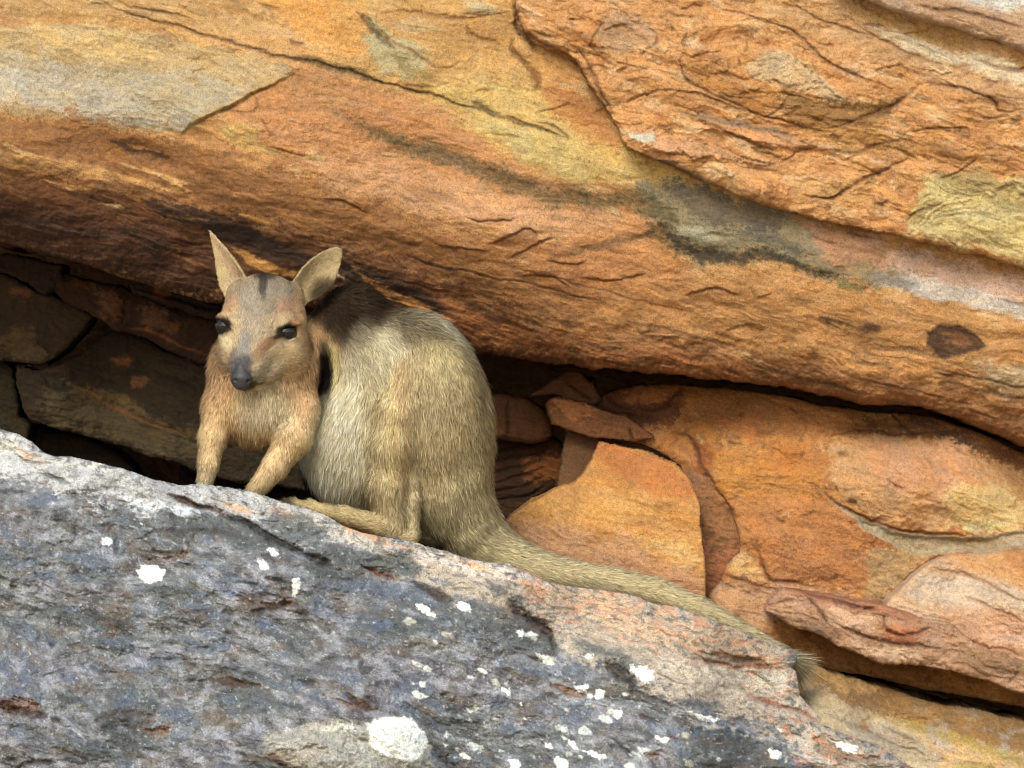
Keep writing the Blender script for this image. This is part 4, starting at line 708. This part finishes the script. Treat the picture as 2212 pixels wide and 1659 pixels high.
# a distance field of tapered limbs and muscle masses, meshed as one continuous surface (units as above, third axis = depth)
def d_ell(p, c, r):
    q = [(p[i] - c[i]) / r[i] for i in range(3)]
    k0 = np.sqrt(q[0] ** 2 + q[1] ** 2 + q[2] ** 2); k1 = np.sqrt(sum((q[i] / r[i]) ** 2 for i in range(3)))
    return k0 * (k0 - 1) / np.maximum(k1, 1e-6)
def d_cap(p, a, b):
    ba = np.array(b[:3], float) - a[:3]; L = (ba ** 2).sum()
    h = np.clip(sum((p[i] - a[i]) * ba[i] for i in range(3)) / L, 0, 1)
    return np.sqrt(sum((p[i] - a[i] - h * ba[i]) ** 2 for i in range(3))) - (a[3] + (b[3] - a[3]) * h)
def smin(a, b, k):
    h = np.maximum(k - np.abs(a - b), 0) / k; return np.minimum(a, b) - h * h * k * .25
class Field:
    def __init__(s, lo, hi, st):
        s.ax = [np.arange(lo[i], hi[i], st, dtype=np.float32) for i in range(3)]; s.st = st
        s.F = np.full([len(a) for a in s.ax], 60., np.float32); s.prims = []
    def _box(s, lo, hi):
        ii = [(max(np.searchsorted(s.ax[i], lo[i]), 0), np.searchsorted(s.ax[i], hi[i])) for i in range(3)]
        sl = tuple(slice(a, b) for a, b in ii)
        g = np.ix_(*[s.ax[i][ii[i][0]:ii[i][1]] for i in range(3)])
        return sl, g
    def add(s, fn, lo, hi, k, info=None, sub=False):
        m = k + 14; sl, g = s._box([x - m for x in lo], [x + m for x in hi]); d = fn(g).astype(np.float32)
        if sub: s.F[sl] = -smin(-s.F[sl], d, k)
        else: s.F[sl] = smin(s.F[sl], d, k)
        if info is not None: s.prims.append((fn, info))
    def ell(s, c, r, k=20, info=None, **kw): s.add(lambda p: d_ell(p, c, r), [c[i] - r[i] for i in range(3)], [c[i] + r[i] for i in range(3)], k, info, **kw)
    def chain(s, pts, k=16, info=None, **kw):
        for a, b in zip(pts[:-1], pts[1:]):
            rr = max(a[3], b[3])
            s.add(lambda p, a=a, b=b: d_cap(p, a, b), [min(a[i], b[i]) - rr for i in range(3)], [max(a[i], b[i]) + rr for i in range(3)], k, info, **kw)
    def mesh(s):
        F = s.F; ins = F < 0; nx, ny, nz = F.shape
        c = ins[:-1, :-1, :-1]; anyi = c.copy(); alli = c.copy()
        for dx in (0, 1):
            for dy in (0, 1):
                for dz in (0, 1):
                    q = ins[dx:nx - 1 + dx, dy:ny - 1 + dy, dz:nz - 1 + dz]; anyi |= q; alli &= q
        act = np.argwhere(anyi & ~alli); vid = np.full((nx - 1, ny - 1, nz - 1), -1, np.int32)
        vid[act[:, 0], act[:, 1], act[:, 2]] = np.arange(len(act))
        acc = np.zeros((len(act), 3)); cnt = np.zeros(len(act))
        cor = [(x, y, z) for x in (0, 1) for y in (0, 1) for z in (0, 1)]
        for i, a in enumerate(cor):
            for b in cor[i + 1:]:
                if sum(abs(a[k] - b[k]) for k in range(3)) != 1: continue
                fa = F[act[:, 0] + a[0], act[:, 1] + a[1], act[:, 2] + a[2]]; fb = F[act[:, 0] + b[0], act[:, 1] + b[1], act[:, 2] + b[2]]
                m = (fa < 0) != (fb < 0); t = np.where(m, fa / np.where(m, fa - fb, 1), 0)[:, None]
                acc += np.where(m[:, None], np.array(a) * (1 - t) + np.array(b) * t, 0); cnt += m
        V = act + acc / cnt[:, None]
        V = np.stack([s.ax[i][0] + V[:, i] * s.st for i in range(3)], 1)
        Q = []
        for ax in range(3):
            o = [k for k in range(3) if k != ax]
            sa = [slice(1, -1)] * 3; sb = [slice(1, -1)] * 3; sa[ax] = slice(0, -1); sb[ax] = slice(1, None)
            A, B = ins[tuple(sa)], ins[tuple(sb)]
            e = np.argwhere(A != B); fl = A[e[:, 0], e[:, 1], e[:, 2]]
            idx = e.copy(); idx[:, o[0]] += 1; idx[:, o[1]] += 1
            def at(d0, d1):
                j = idx.copy(); j[:, o[0]] -= d0; j[:, o[1]] -= d1
                return vid[j[:, 0], j[:, 1], j[:, 2]]
            q = np.stack([at(0, 0), at(1, 0), at(1, 1), at(0, 1)], 1)
            if ax == 1: fl = ~fl
            q[~fl] = q[~fl][:, ::-1]; Q.append(q)
        Q = np.concatenate(Q); Q = Q[(Q >= 0).all(1)]
        G = np.zeros_like(V); gi = np.clip(np.round((V - [a[0] for a in s.ax]) / s.st).astype(int), 1, np.array(F.shape) - 2)
        for k in range(3):
            d = np.zeros(3, int); d[k] = 1
            G[:, k] = F[tuple((gi + d).T)] - F[tuple((gi - d).T)]
        G /= np.linalg.norm(G, axis=1, keepdims=True) + 1e-9
        return V, Q, G
    def surf(s, u, v):
        i, j = int((u - s.ax[0][0]) / s.st), int((v - s.ax[1][0]) / s.st)
        k = np.argmax(s.F[i, j] < 0); return s.ax[2][k]

# info = (flow direction, fur length, colour)
CR_, PE, GZ = (206, 192, 150), (206, 166, 120), (172, 158, 118)
I_head = ('head', (0, -1, .2), 8, (196, 174, 138)); I_neck = ((0), (0, 1, 0), 15, (200, 164, 118)); I_arm = (0, (-.15, 1, 0), 11, (210, 184, 144))
I_back = (0, (.55, .8, .1), 20, (200, 192, 164)); I_hump = (0, (.7, .6, .2), 17, (92, 74, 52)); I_rump = (0, (.25, 1, .1), 20, (202, 188, 150)); I_bel = (0, (-.25, 1, 0), 24, (226, 218, 188))
I_th = (0, (.1, 1, 0), 18, (200, 184, 146)); I_sh = (0, (0, 1, 0), 12, (204, 188, 152)); I_ft = (0, (-1, -.3, 0), 9, (172, 156, 118)); I_tl = (0, (1, .35, 0), 15, (200, 186, 148))
B = Field((404, 478, -215), (1790, 1472, 150), 2.8)
K = 34
B.ell((955, 945, 30), (108, 205, 95), K, I_rump)
B.ell((882, 795, 34), (128, 122, 86), K, I_back)
B.ell((765, 722, 56), (92, 104, 74), K, I_hump)
B.ell((860, 900, 30), (130, 200, 84), K, I_back)
B.ell((772, 950, 10), (118, 152, 84), 26, I_bel)
B.ell((740, 820, 40), (66, 120, 70), 30, (0, (0, 1, 0), 18, (196, 188, 160)))
B.ell((940, 880, -34), (88, 150, 56), 26, I_th)
B.chain([(905, 810, -20, 60), (862, 890, -48, 46), (846, 965, -66, 42), (836, 1050, -70, 37), (846, 1128, -72, 32)], 22, I_th)
B.chain([(876, 1010, -48, 26), (886, 1080, -58, 19), (886, 1150, -66, 17)], 12, I_sh)
B.chain([(882, 1162, -70, 20), (826, 1134, -82, 21), (745, 1113, -92, 16), (670, 1096, -98, 11), (632, 1088, -104, 8), (616, 1084, -108, 6)], 14, I_ft)
B.chain([(700, 1100, -70, 10), (640, 1090, -72, 8)], 6, I_ft)
B.chain([(930, 1160, 30, 22), (850, 1150, 20, 20), (760, 1120, 10, 17), (690, 1110, 5, 13)], 14, I_ft)       # far hind foot
B.chain([(965, 1060, 36, 92), (1010, 1135, 44, 70)], 24, I_rump); B.chain([(1010, 1135, 44, 70), (1040, 1165, 46, 58), (1080, 1196, 46, 50), (1150, 1230, 40, 42), (1240, 1250, 34, 36), (1330, 1264, 26, 33), (1420, 1284, 18, 31), (1500, 1316, 6, 28), (1560, 1347, -4, 24), (1620, 1378, -10, 21), (1680, 1410, -16, 17), (1718, 1434, -20, 10)], 3, I_tl)
# neck, chest, forelimbs
B.chain([(700, 745, 40, 64), (610, 780, -20, 72)], 22, I_neck)
B.ell((568, 806, -40), (117, 118, 64), 12, I_neck)
B.ell((560, 878, -50), (122, 88, 64), 18, I_neck)
B.chain([(482, 880, -60, 38), (460, 945, -80, 28), (450, 1000, -98, 19), (441, 1050, -112, 15)], 12, I_arm)
B.chain([(650, 880, -62, 40), (634, 945, -84, 39), (594, 1008, -102, 25), (550, 1062, -118, 18)], 12, I_arm)
for (x, y, z) in ((438, 1060, -122), (540, 1074, -126)):
    B.ell((x, y, z), (20, 12, 20), 8, (0, (-.3, .6, -.6), 6, (120, 104, 80)))
    for q in range(5):
        a = (q - 2) * 9; B.chain([(x + a * .7, y + 2, z - 10, 6), (x + a * 1.15 - 3, y + 5 + abs(q - 2), z - 26 + abs(q - 2) * 3, 5), (x + a * 1.3 - 6, y + 11, z - 34 + abs(q - 2) * 4, 3.6)], 4, (0, (-.3, .6, -.6), 5, (96, 84, 66)))
# head
B.ell((570, 668, -62), (82, 76, 74), 16, I_head); B.ell((569, 690, -70), (90, 56, 60), 20, I_head)
B.ell((569, 726, -86), (92, 60, 66), 22, I_head)
B.ell((614, 762, -78), (48, 52, 50), 22, I_head)
B.ell((508, 756, -88), (32, 50, 48), 18, I_head)
B.chain([(556, 738, -118, 54), (538, 786, -152, 35), (524, 815, -168, 25)], 20, I_head)
B.chain([(572, 792, -108, 38), (536, 826, -150, 19)], 12, I_head)
B.chain([(596, 700, -136, 11), (622, 688, -130, 12), (646, 692, -112, 12)], 14, I_head)
B.chain([(506, 696, -130, 11), (490, 686, -112, 11), (476, 688, -96, 8)], 12, I_head)
def ear(base, tip, W, e3, cup, prof, th=3.0):
    base = np.array(base, float); e1 = np.array(tip, float) - base; L = np.linalg.norm(e1); e1 /= L
    e3 = np.array(e3, float); e3 -= e1 * e3.dot(e1); e3 /= np.linalg.norm(e3); e2 = np.cross(e1, e3)
    def fn(p):
        q = [p[i] - base[i] for i in range(3)]
        t = sum(q[i] * e1[i] for i in range(3)) / L; x = sum(q[i] * e2[i] for i in range(3)); z = sum(q[i] * e3[i] for i in range(3))
        tc = np.clip(t, 0, 1); wd = W * np.interp(tc, *prof)
        wd = np.maximum(wd, 1.5); zc = cup * (np.minimum(np.abs(x) / np.maximum(W, 1), 1.2) ** 2 - 1) * (1 - .75 * tc)
        return np.maximum(np.maximum(np.abs(z - zc) - th * (1.5 - .7 * tc), (np.abs(x) - wd) * .8), np.maximum(-t - .12, t - 1) * L)
    lo = np.minimum(base, tip) - 45; hi = np.maximum(base, tip) + 45
    lo[1] = min(base[1], tip[1]) - 6
    return fn, lo, hi, e1, e3
EARC = (174, 154, 114)
fn, lo, hi, e1a, e3a = ear((510, 626, -52), (451, 500, -26), 34, (-.55, .05, -.9), 20, ((0, .15, .35, .6, .85, .95, 1), (.9, 1., .86, .56, .24, .12, .04)))
B.add(fn, lo, hi, 8, (0, tuple(e1a), 5, EARC))
fn, lo, hi, e1b, e3b = ear((650, 640, -44), (737, 537, -22), 39, (.3, .05, -1), 28, ((0, .15, .35, .55, .75, .9, .97, 1), (.62, .85, 1., .92, .68, .42, .26, .1)))
B.add(fn, lo, hi, 8, (0, tuple(e1b), 5, EARC))
B.ell((634, 640, -48), (20, 26, 18), 20, I_head); B.ell((512, 636, -50), (18, 24, 18), 20, I_head)
# eyes: sockets sunk into the head
eR = (616, 716, -112.); eL = (487, 704, -95.)
wr = float(B.surf(616, 716)); eR = (615, 717, wr + 17.)
B.ell(eR, (27, 22, 20), 3, sub=True); B.ell(eL, (23, 23, 22), 3, sub=True)
B.chain([(584, 724, wr + 3, 6), (598, 709, wr - 5, 7), (618, 697, wr - 4, 7), (642, 698, wr + 8, 6)], 4, I_head); B.chain([(592, 736, wr + 6, 3), (612, 742, wr + 7, 3), (636, 734, wr + 12, 3)], 4, I_head)
BV, BQ, BN = B.mesh()

def fields(p, n):
    W = 0; D = np.zeros_like(p); Ln = 0; Cc = 0; hd = 0
    q = [p[:, 0], p[:, 1], p[:, 2]]
    for fn, (tag, fl, ln, col) in B.prims:
        wt = np.exp(-np.clip(fn(q), -4, 60) / 7.)
        W = W + wt; Ln = Ln + wt * ln; Cc = Cc + wt[:, None] * lin(col, FK)
        if tag == 'head':
            d = p - np.array([522, 826, -190.]); d /= np.linalg.norm(d, axis=1, keepdims=True); hd = hd + wt
        else: d = np.array(fl, float)[None]; d = d / np.linalg.norm(d)
        D = D + wt[:, None] * d
    return D / W[:, None], Ln / W, Cc / W[:, None], hd / W
_fp = [  # colour patches: (u, v, w, ru, rv, rw, angle, colour, opacity, softness)
    (775, 655, 20, 108, 44, 110, 14, (54, 43, 31), .9, .6), (735, 700, 0, 42, 44, 90, 0, (44, 34, 26), .85, .5), (700, 655, 10, 40, 60, 90, 0, (52, 41, 30), .9, .4), (905, 725, 20, 85, 42, 120, 38, (104, 88, 62), .8, .6), (1020, 850, 60, 46, 130, 100, -14, (136, 122, 94), .6, .6),
    (1050, 980, 60, 30, 110, 110, 0, (146, 130, 98), .5, .6), (960, 780, -20, 70, 28, 80, 40, (204, 192, 146), .6, .6), (716, 790, -10, 20, 62, 90, -8, (222, 208, 152), .85, .5), (770, 760, -10, 34, 70, 80, 10, (178, 170, 146), .6, .6),
    (700, 822, 0, 24, 98, 130, -3, (30, 24, 21), 1., .3), (700, 770, 30, 20, 60, 40, 0, (60, 46, 36), .8, .5), (868, 860, -70, 20, 100, 80, -4, (200, 170, 132), .55, .6), (870, 1000, -80, 18, 70, 60, 0, (196, 166, 124), .45, .6), (846, 830, -70, 10, 60, 70, 0, (218, 202, 156), .6, .6),  # near-black stripe behind the foreleg: dark fur mark plus painted gap shadow
    (846, 950, -90, 12, 110, 60, 2, (214, 192, 138), .6, .6), (800, 880, -50, 26, 90, 70, 0, (166, 150, 112), .5, .6), (720, 930, -60, 60, 90, 80, 20, (230, 222, 192), .7, .6), (790, 1060, -40, 40, 40, 90, 0, (150, 142, 124), .5, .6), (940, 880, -80, 50, 60, 60, 0, (176, 164, 136), .4, .7),
    (930, 1170, 0, 40, 26, 90, 0, (76, 56, 40), .75, .6), (640, 1070, 0, 60, 30, 120, 10, (96, 80, 56), .5, .6), (618, 1084, -106, 24, 16, 60, 10, (44, 38, 34), .85, .5),  # first patch: shadow under the tail base, painted into the fur
    # neck and chest
    (470, 830, -60, 36, 90, 80, 6, (214, 178, 138), .6, .6), (655, 830, -60, 34, 110, 80, 0, (218, 182, 140), .7, .6), (568, 880, -110, 62, 70, 80, 0, (216, 202, 172), .85, .6), (620, 900, -110, 30, 26, 60, 20, (186, 176, 146), .4, .6), (560, 945, -100, 70, 22, 60, 0, (178, 150, 104), .5, .6),
    (500, 940, -100, 16, 20, 60, 0, (142, 98, 80), .5, .6), (498, 980, -80, 16, 40, 60, 10, (134, 112, 104), .6, .6), (441, 1030, -110, 30, 30, 60, 0, (160, 152, 126), .6, .6), (548, 1050, -118, 36, 24, 60, 0, (170, 156, 118), .6, .6),
    # face
    (570, 640, -130, 88, 44, 90, 0, (150, 142, 126), .8, .6), (568, 612, -100, 11, 40, 90, 3, (82, 76, 70), .9, .5), (572, 597, -60, 30, 14, 70, 0, (72, 66, 60), .85, .5), (545, 690, -150, 30, 60, 90, -6, (158, 150, 138), .6, .6), (620, 665, -130, 28, 22, 50, 0, (200, 152, 114), .55, .6), (495, 652, -120, 22, 26, 60, 0, (204, 160, 118), .5, .6),
    (486, 672, -120, 16, 20, 60, 0, (206, 168, 126), .5, .6), (650, 690, -90, 22, 70, 70, 0, (208, 170, 122), .7, .6), (632, 700, -130, 26, 8, 60, -30, (190, 130, 88), .6, .6), (575, 745, -160, 28, 11, 60, -38, (158, 116, 78), .75, .5), (556, 768, -170, 16, 16, 60, -30, (160, 128, 92), .6, .5),
    (608, 762, -130, 40, 20, 70, -22, (236, 212, 168), .9, .5), (640, 790, -100, 40, 30, 70, 0, (214, 184, 142), .7, .6), (586, 790, -140, 36, 22, 60, -20, (222, 202, 164), .75, .5), (488, 735, -130, 15, 30, 80, -14, (218, 202, 166), .8, .5), (484, 722, -130, 14, 8, 60, 0, (186, 130, 82), .7, .5),
    (526, 760, -180, 17, 48, 70, 5, (150, 146, 142), .85, .5), (508, 782, -170, 12, 30, 60, 0, (150, 144, 136), .7, .5), (523, 790, -190, 24, 24, 60, 0, (96, 93, 94), .95, .6), (523, 822, -175, 29, 32, 40, 0, (70, 66, 66), .9, .4), (560, 806, -170, 22, 14, 60, -30, (196, 184, 158), .7, .5), (552, 838, -150, 24, 8, 60, -26, (226, 208, 158), .6, .5), (592, 838, -110, 14, 12, 50, 0, (150, 128, 86), .6, .6), (548, 832, -150, 26, 3.5, 60, -26, (92, 78, 64), .7, .5),
    (616, 718, -140, 25, 18, 60, -20, (36, 30, 27), .95, .3), (594, 729, -150, 11, 5, 60, -30, (60, 46, 38), .9, .5), (484, 706, -110, 22, 22, 60, 0, (34, 28, 26), .95, .3)]
def fur_colour(p, base):
    C = base.copy()
    jx = p + 4 * np.stack([perlin(p[:, 0] / 16, p[:, 1] / 16 + p[:, 2] / 19, 91), perlin(p[:, 0] / 15, p[:, 1] / 15 + p[:, 2] / 17, 92), 0 * p[:, 0]], 1)
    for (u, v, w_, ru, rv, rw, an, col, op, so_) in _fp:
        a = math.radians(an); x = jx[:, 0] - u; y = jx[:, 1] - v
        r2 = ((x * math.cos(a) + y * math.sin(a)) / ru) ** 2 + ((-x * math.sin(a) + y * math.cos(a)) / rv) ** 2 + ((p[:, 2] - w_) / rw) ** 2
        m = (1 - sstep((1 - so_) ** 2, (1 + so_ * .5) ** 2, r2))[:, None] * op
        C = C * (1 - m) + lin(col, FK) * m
    tl = sstep(1060, 1200, p[:, 0]) * sstep(-6, 16, p[:, 1] - (1246 + np.maximum(p[:, 0] - 1300, 0) * .36))
    C = C * (1 - .7 * tl[:, None]) + lin((168, 158, 130), FK) * .7 * tl[:, None]
    # the openings of the ears are pinkish and barely furred
    for (b, t, e3, rr) in (((664, 622, -50), (727, 552, -28), e3b, 19), ((503, 600, -50), (463, 520, -30), e3a, 15)):
        d = d_cap([p[:, 0], p[:, 1], p[:, 2]], (*b, rr), (*t, 5)); m = (1 - sstep(-3, 5, d))[:, None] * .75; C = C * (1 - m) + lin((168, 138, 114), FK) * m
    n_ = fbm(p[:, 0] / 30, p[:, 1] / 26 + p[:, 2] / 30, 4, 95)
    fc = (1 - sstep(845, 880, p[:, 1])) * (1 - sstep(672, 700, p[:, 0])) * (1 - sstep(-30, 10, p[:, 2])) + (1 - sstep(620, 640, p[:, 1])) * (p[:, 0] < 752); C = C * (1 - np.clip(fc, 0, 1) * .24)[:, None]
    n_ = n_ * (1 - .7 * sstep(1040, 1160, p[:, 0]))
    return C * (1 + .2 * n_)[:, None] * np.array([1.05, .985, 1.0])
def to_world(p):
    return P(p[:, 0], p[:, 1], DW + p[:, 2] * S)
root = bpy.data.objects.new("rock_wallaby", None); scene.collection.objects.link(root)
root['label'] = "tan furry wallaby crouching on the grey rock, its long tail trailing to the right"; root['category'] = 'wallaby'
root.location = tuple(to_world(np.array([[840., 1170., -60.]]))[0]); RL = np.array(root.location, np.float32)
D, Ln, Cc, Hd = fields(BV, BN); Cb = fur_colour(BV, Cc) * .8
me = mk_mesh("body", to_world(BV) - RL, BQ); set_col(me, Cb)
M_SKIN = plain_material("undercoat", (.3, .25, .15), .95, .1, attr='Col', noise=.3)
body = link("body", me, M_SKIN, root)

# fur: tapered strands combed along the body
rg = np.random.RandomState(5)
tri = np.concatenate([BQ[:, [0, 1, 2]], BQ[:, [0, 2, 3]]]); a_, b_, c_ = BV[tri[:, 0]], BV[tri[:, 1]], BV[tri[:, 2]]
ar = np.linalg.norm(np.cross(b_ - a_, c_ - a_), axis=1) / 2; lt = Ln[tri[:, 0]]
wt = ar * np.where(BN[tri[:, 0], 2] < .35, 1., .35) * np.where(lt < 10, 1.9, 1.)
NF = 330000
cum = np.cumsum(wt); ti = np.searchsorted(cum, (np.arange(NF) + rg.rand(NF)) / NF * cum[-1]); ti = np.minimum(ti, len(tri) - 1)
r1 = np.sqrt(rg.rand(NF)); r2 = rg.rand(NF); bc = np.stack([1 - r1, r1 * (1 - r2), r1 * r2], 1)
def ip(A):
    t = tri[ti]; return sum(bc[:, k].reshape((-1,) + (1,) * (A.ndim - 1)) * A[t[:, k]] for k in range(3))
pos, nrm, dr, ln, hw = ip(BV), ip(BN), ip(D), ip(Ln), ip(Hd); nrm /= np.linalg.norm(nrm, axis=1, keepdims=True)
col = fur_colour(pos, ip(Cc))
keep = np.ones(NF, bool)
for c, rr in ((eR, 23), (eL, 22), ((522, 822, -188), 18)): keep &= np.linalg.norm(pos - np.array(c), axis=1) > rr
for k in (0, 1, 2): dr[:, k] += .12 * perlin(pos[:, 0] / 24 + 7 * k, pos[:, 1] / 24 + pos[:, 2] / 30, 97 + k) + .22 * perlin(pos[:, 0] / 7 + 7 * k, pos[:, 1] / 7 + pos[:, 2] / 9, 87 + k)
tg = dr - nrm * (dr * nrm).sum(1, keepdims=True); tg /= np.linalg.norm(tg, axis=1, keepdims=True) + 1e-6
d0 = tg * .8 + nrm * .62 + rg.randn(NF, 3) * .10; d0 /= np.linalg.norm(d0, axis=1, keepdims=True)
d1 = tg * 1.0 + nrm * .16 + rg.randn(NF, 3) * .16; d1 /= np.linalg.norm(d1, axis=1, keepdims=True)
LL = (ln * (.65 + .6 * rg.rand(NF)))[:, None]
# the brush at the end of the tail
nb = 7600; tb = rg.rand(nb); tx = 1610 + 104 * tb; ty = 1370 + 60 * tb; an = rg.rand(nb) * 2 * np.pi; rad = 20 - 9 * tb
bn = np.stack([-.35 * np.cos(an), .9 * np.cos(an), np.sin(an)], 1); bp = np.stack([tx, ty, -14 - 6 * tb], 1) + bn * rad[:, None] * .7
fa = np.radians(34 + 44 * tb * rg.uniform(-1, 1, nb) * 1.1); bd = np.stack([np.cos(fa), np.sin(fa), .35 * tb * rg.randn(nb)], 1) + bn * .14; bd /= np.linalg.norm(bd, axis=1, keepdims=True)
pos = np.concatenate([pos, bp]); nrm = np.concatenate([nrm, bn]); d0 = np.concatenate([d0, bd]); d1 = np.concatenate([d1, bd + rg.randn(nb, 3) * .05 + np.array([[0, .14, 0]])])
LL = np.concatenate([LL, ((24 + 36 * tb) * (.6 + .5 * rg.rand(nb)))[:, None]]); keep = np.concatenate([keep, np.ones(nb, bool)]); hw = np.concatenate([hw, np.zeros(nb)])
bc_ = lin((166, 150, 122), FK)[None] * (.35 + .9 * rg.rand(nb, 1)); col = np.concatenate([col, bc_])
N = len(pos); gd = rg.rand(N) < .16; LL = LL * np.where(gd & (hw < .5), 1.45, 1.)[:, None]; tgf = np.where(hw[:, None] > -1, d1 / np.linalg.norm(d1, axis=1, keepdims=True), 0); tgf = np.round(tgf * 3) / 3; wdt = (.86 * (.7 + .6 * rg.rand(N)) * np.where(hw > .5, .8, 1.) * np.where(gd, 1.35, 1.))[:, None]
sd_ = np.cross(d0, nrm + .45 * rg.randn(N, 3)); sd_ /= np.linalg.norm(sd_, axis=1, keepdims=True)
p0 = pos - nrm * 1.5; p1 = p0 + d0 * LL * .5; p2 = p1 + d1 * LL * .5
vv = np.stack([p0 - sd_ * wdt * .5, p0 + sd_ * wdt * .5, p1 + sd_ * wdt * .42, p1 - sd_ * wdt * .42, p2], 1)
lum = col.mean(1, keepdims=True); sx = (pos * tgf).sum(1); ox = np.cross(pos, tgf)
stk = perlin(ox[:, 2] / 2.6, sx / 16, 121) + .5 * perlin(ox[:, 2] / 7 + ox[:, 0] / 8, sx / 24, 122)
grz = 1 - .2 * (hw > .5); flk = sstep(.1, .5, perlin(pos[:, 0] / 4.2, pos[:, 1] / 5.5 + pos[:, 2] / 5, 131)) * (pos[:, 0] > 700) * (pos[:, 1] < 1140) * (.25 + .45 * sstep(880, 1040, pos[:, 0]) + .3 * sstep(800, 700, pos[:, 1])); var = np.clip(1 + .28 * rg.randn(N, 1) + (.17 * stk * grz - .5 * flk)[:, None], .35, 1.9)
drk = (rg.rand(N, 1) < np.clip(.30 - lum * .5, .04, .22)); tip = np.where(drk, .35, 1.18)
cc = np.stack([col * .8 * var, col * .8 * var, col * var, col * var, np.clip(col * var * tip, 0, .8)], 1)
k_ = keep; n_k = int(k_.sum()); vv = vv[k_].reshape(-1, 3); cc = cc[k_].reshape(-1, 3)
i0 = (np.arange(n_k) * 5)[:, None]
me = mk_mesh("fur", to_world(vv) - RL, i0 + np.array([[0, 1, 2, 3]]), i0 + np.array([[3, 2, 4]])); set_col(me, cc)
nn = nrm + .55 * d1 / np.linalg.norm(d1, axis=1, keepdims=True) + .25 * rg.randn(N, 3); nn[:, :] = nn[:, :]
nw = np.stack([nn[:, 0], nn[:, 2], -nn[:, 1]], 1); nw /= np.linalg.norm(nw, axis=1, keepdims=True)
nw = np.repeat(nw[k_], 5, axis=0)
me.normals_split_custom_set_from_vertices(nw.tolist())
M_FUR = plain_material("fur", (.3, .25, .15), .8, .1, attr='Col')
_n, _l = M_FUR.node_tree.nodes, M_FUR.node_tree.links; _tr = _n.new('ShaderNodeBsdfTranslucent'); _mx = _n.new('ShaderNodeMixShader'); _mx.inputs[0].default_value = .35
_at = [q for q in _n if q.type == 'ATTRIBUTE'][0]; _l.new(_at.outputs['Color'], _tr.inputs['Color']); _l.new(_n['Principled BSDF'].outputs[0], _mx.inputs[1]); _l.new(_tr.outputs[0], _mx.inputs[2])
_l.new(_mx.outputs[0], _n['Material Output'].inputs['Surface'])
link("fur", me, M_FUR, root)

# eyes, nose, whiskers
M_EYE = plain_material("eye", (.008, .006, .005), .06, .45, 0.); M_NOSE = plain_material("nose_skin", (.03, .029, .031), .45, .25, noise=.6)
for c, r3 in ((eR, (26, 21, 20)), (eL, (23, 22, 22))):
    e = Field([c[i] - 32 for i in range(3)], [c[i] + 32 for i in range(3)], 1.5); e.ell(c, r3, 1); v, q, _ = e.mesh()
    link("eye", mk_mesh("eye", to_world(v) - RL, q), M_EYE, root)
e = Field((485, 780, -225), (562, 858, -140), 1.3)
e.ell((522, 817, -185), (23, 17, 17), 4); e.ell((521, 832, -183), (16, 11, 14), 9); e.ell((522, 799, -180), (15, 19, 12), 12)
e.ell((508, 822, -200), (5.5, 4.5, 7), 2, sub=True); e.ell((537, 824, -197), (5.5, 4.5, 7), 2, sub=True)
e.chain([(521, 826, -204, 1.4), (521, 846, -198, 1.4)], 2, sub=True)
v, q, _ = e.mesh(); link("nose", mk_mesh("nose", to_world(v) - RL, q), M_NOSE, root)
M_CLAW = plain_material("claw", (.03, .025, .02), .4, .4)
for a_, b_ in (((616, 1086, -108), (596, 1087, -120)), ((622, 1091, -104), (600, 1095, -116)), ((436, 1070, -150), (430, 1082, -168)), ((446, 1071, -148), (444, 1083, -166)), ((532, 1082, -158), (524, 1092, -176)), ((545, 1083, -158), (540, 1094, -174))):
    e = Field([min(a_[i], b_[i]) - 10 for i in range(3)], [max(a_[i], b_[i]) + 10 for i in range(3)], 1.2); e.chain([(*a_, 4.2), (*b_, 1.0)], 1); v, q, _ = e.mesh()
    link("claw", mk_mesh("claw", to_world(v) - RL, q), M_CLAW, root)
M_WH = plain_material("whisker", (.12, .1, .08), .5)
for k in range(16):
    sgn = 1 if k % 3 else -1; b0 = np.array([540 + rg.rand() * 22, 788 + rg.rand() * 24, -172]) if sgn > 0 else np.array([508 - rg.rand() * 6, 788 + rg.rand() * 24, -170])
    d = np.array([sgn * (.9 + .2 * rg.rand()), rg.uniform(-.3, .45), -.15]); Lw = rg.uniform(30, 70); wv, wq = [], []
    for t in np.linspace(0, 1, 6):
        c = b0 + d * Lw * t + np.array([0, 10 * t * t, 0]); wr_ = .36 * (1 - t) + .08
        wv += [c + [0, -wr_, 0], c + [0, wr_ * .5, wr_], c + [0, wr_ * .5, -wr_]]
    for j in range(5):
        for m_ in range(3): a = j * 3; wq.append([a + m_, a + (m_ + 1) % 3, a + 3 + (m_ + 1) % 3, a + 3 + m_])
    link("whisker", mk_mesh("whisker", to_world(np.array(wv)) - RL, wq), M_WH, root)
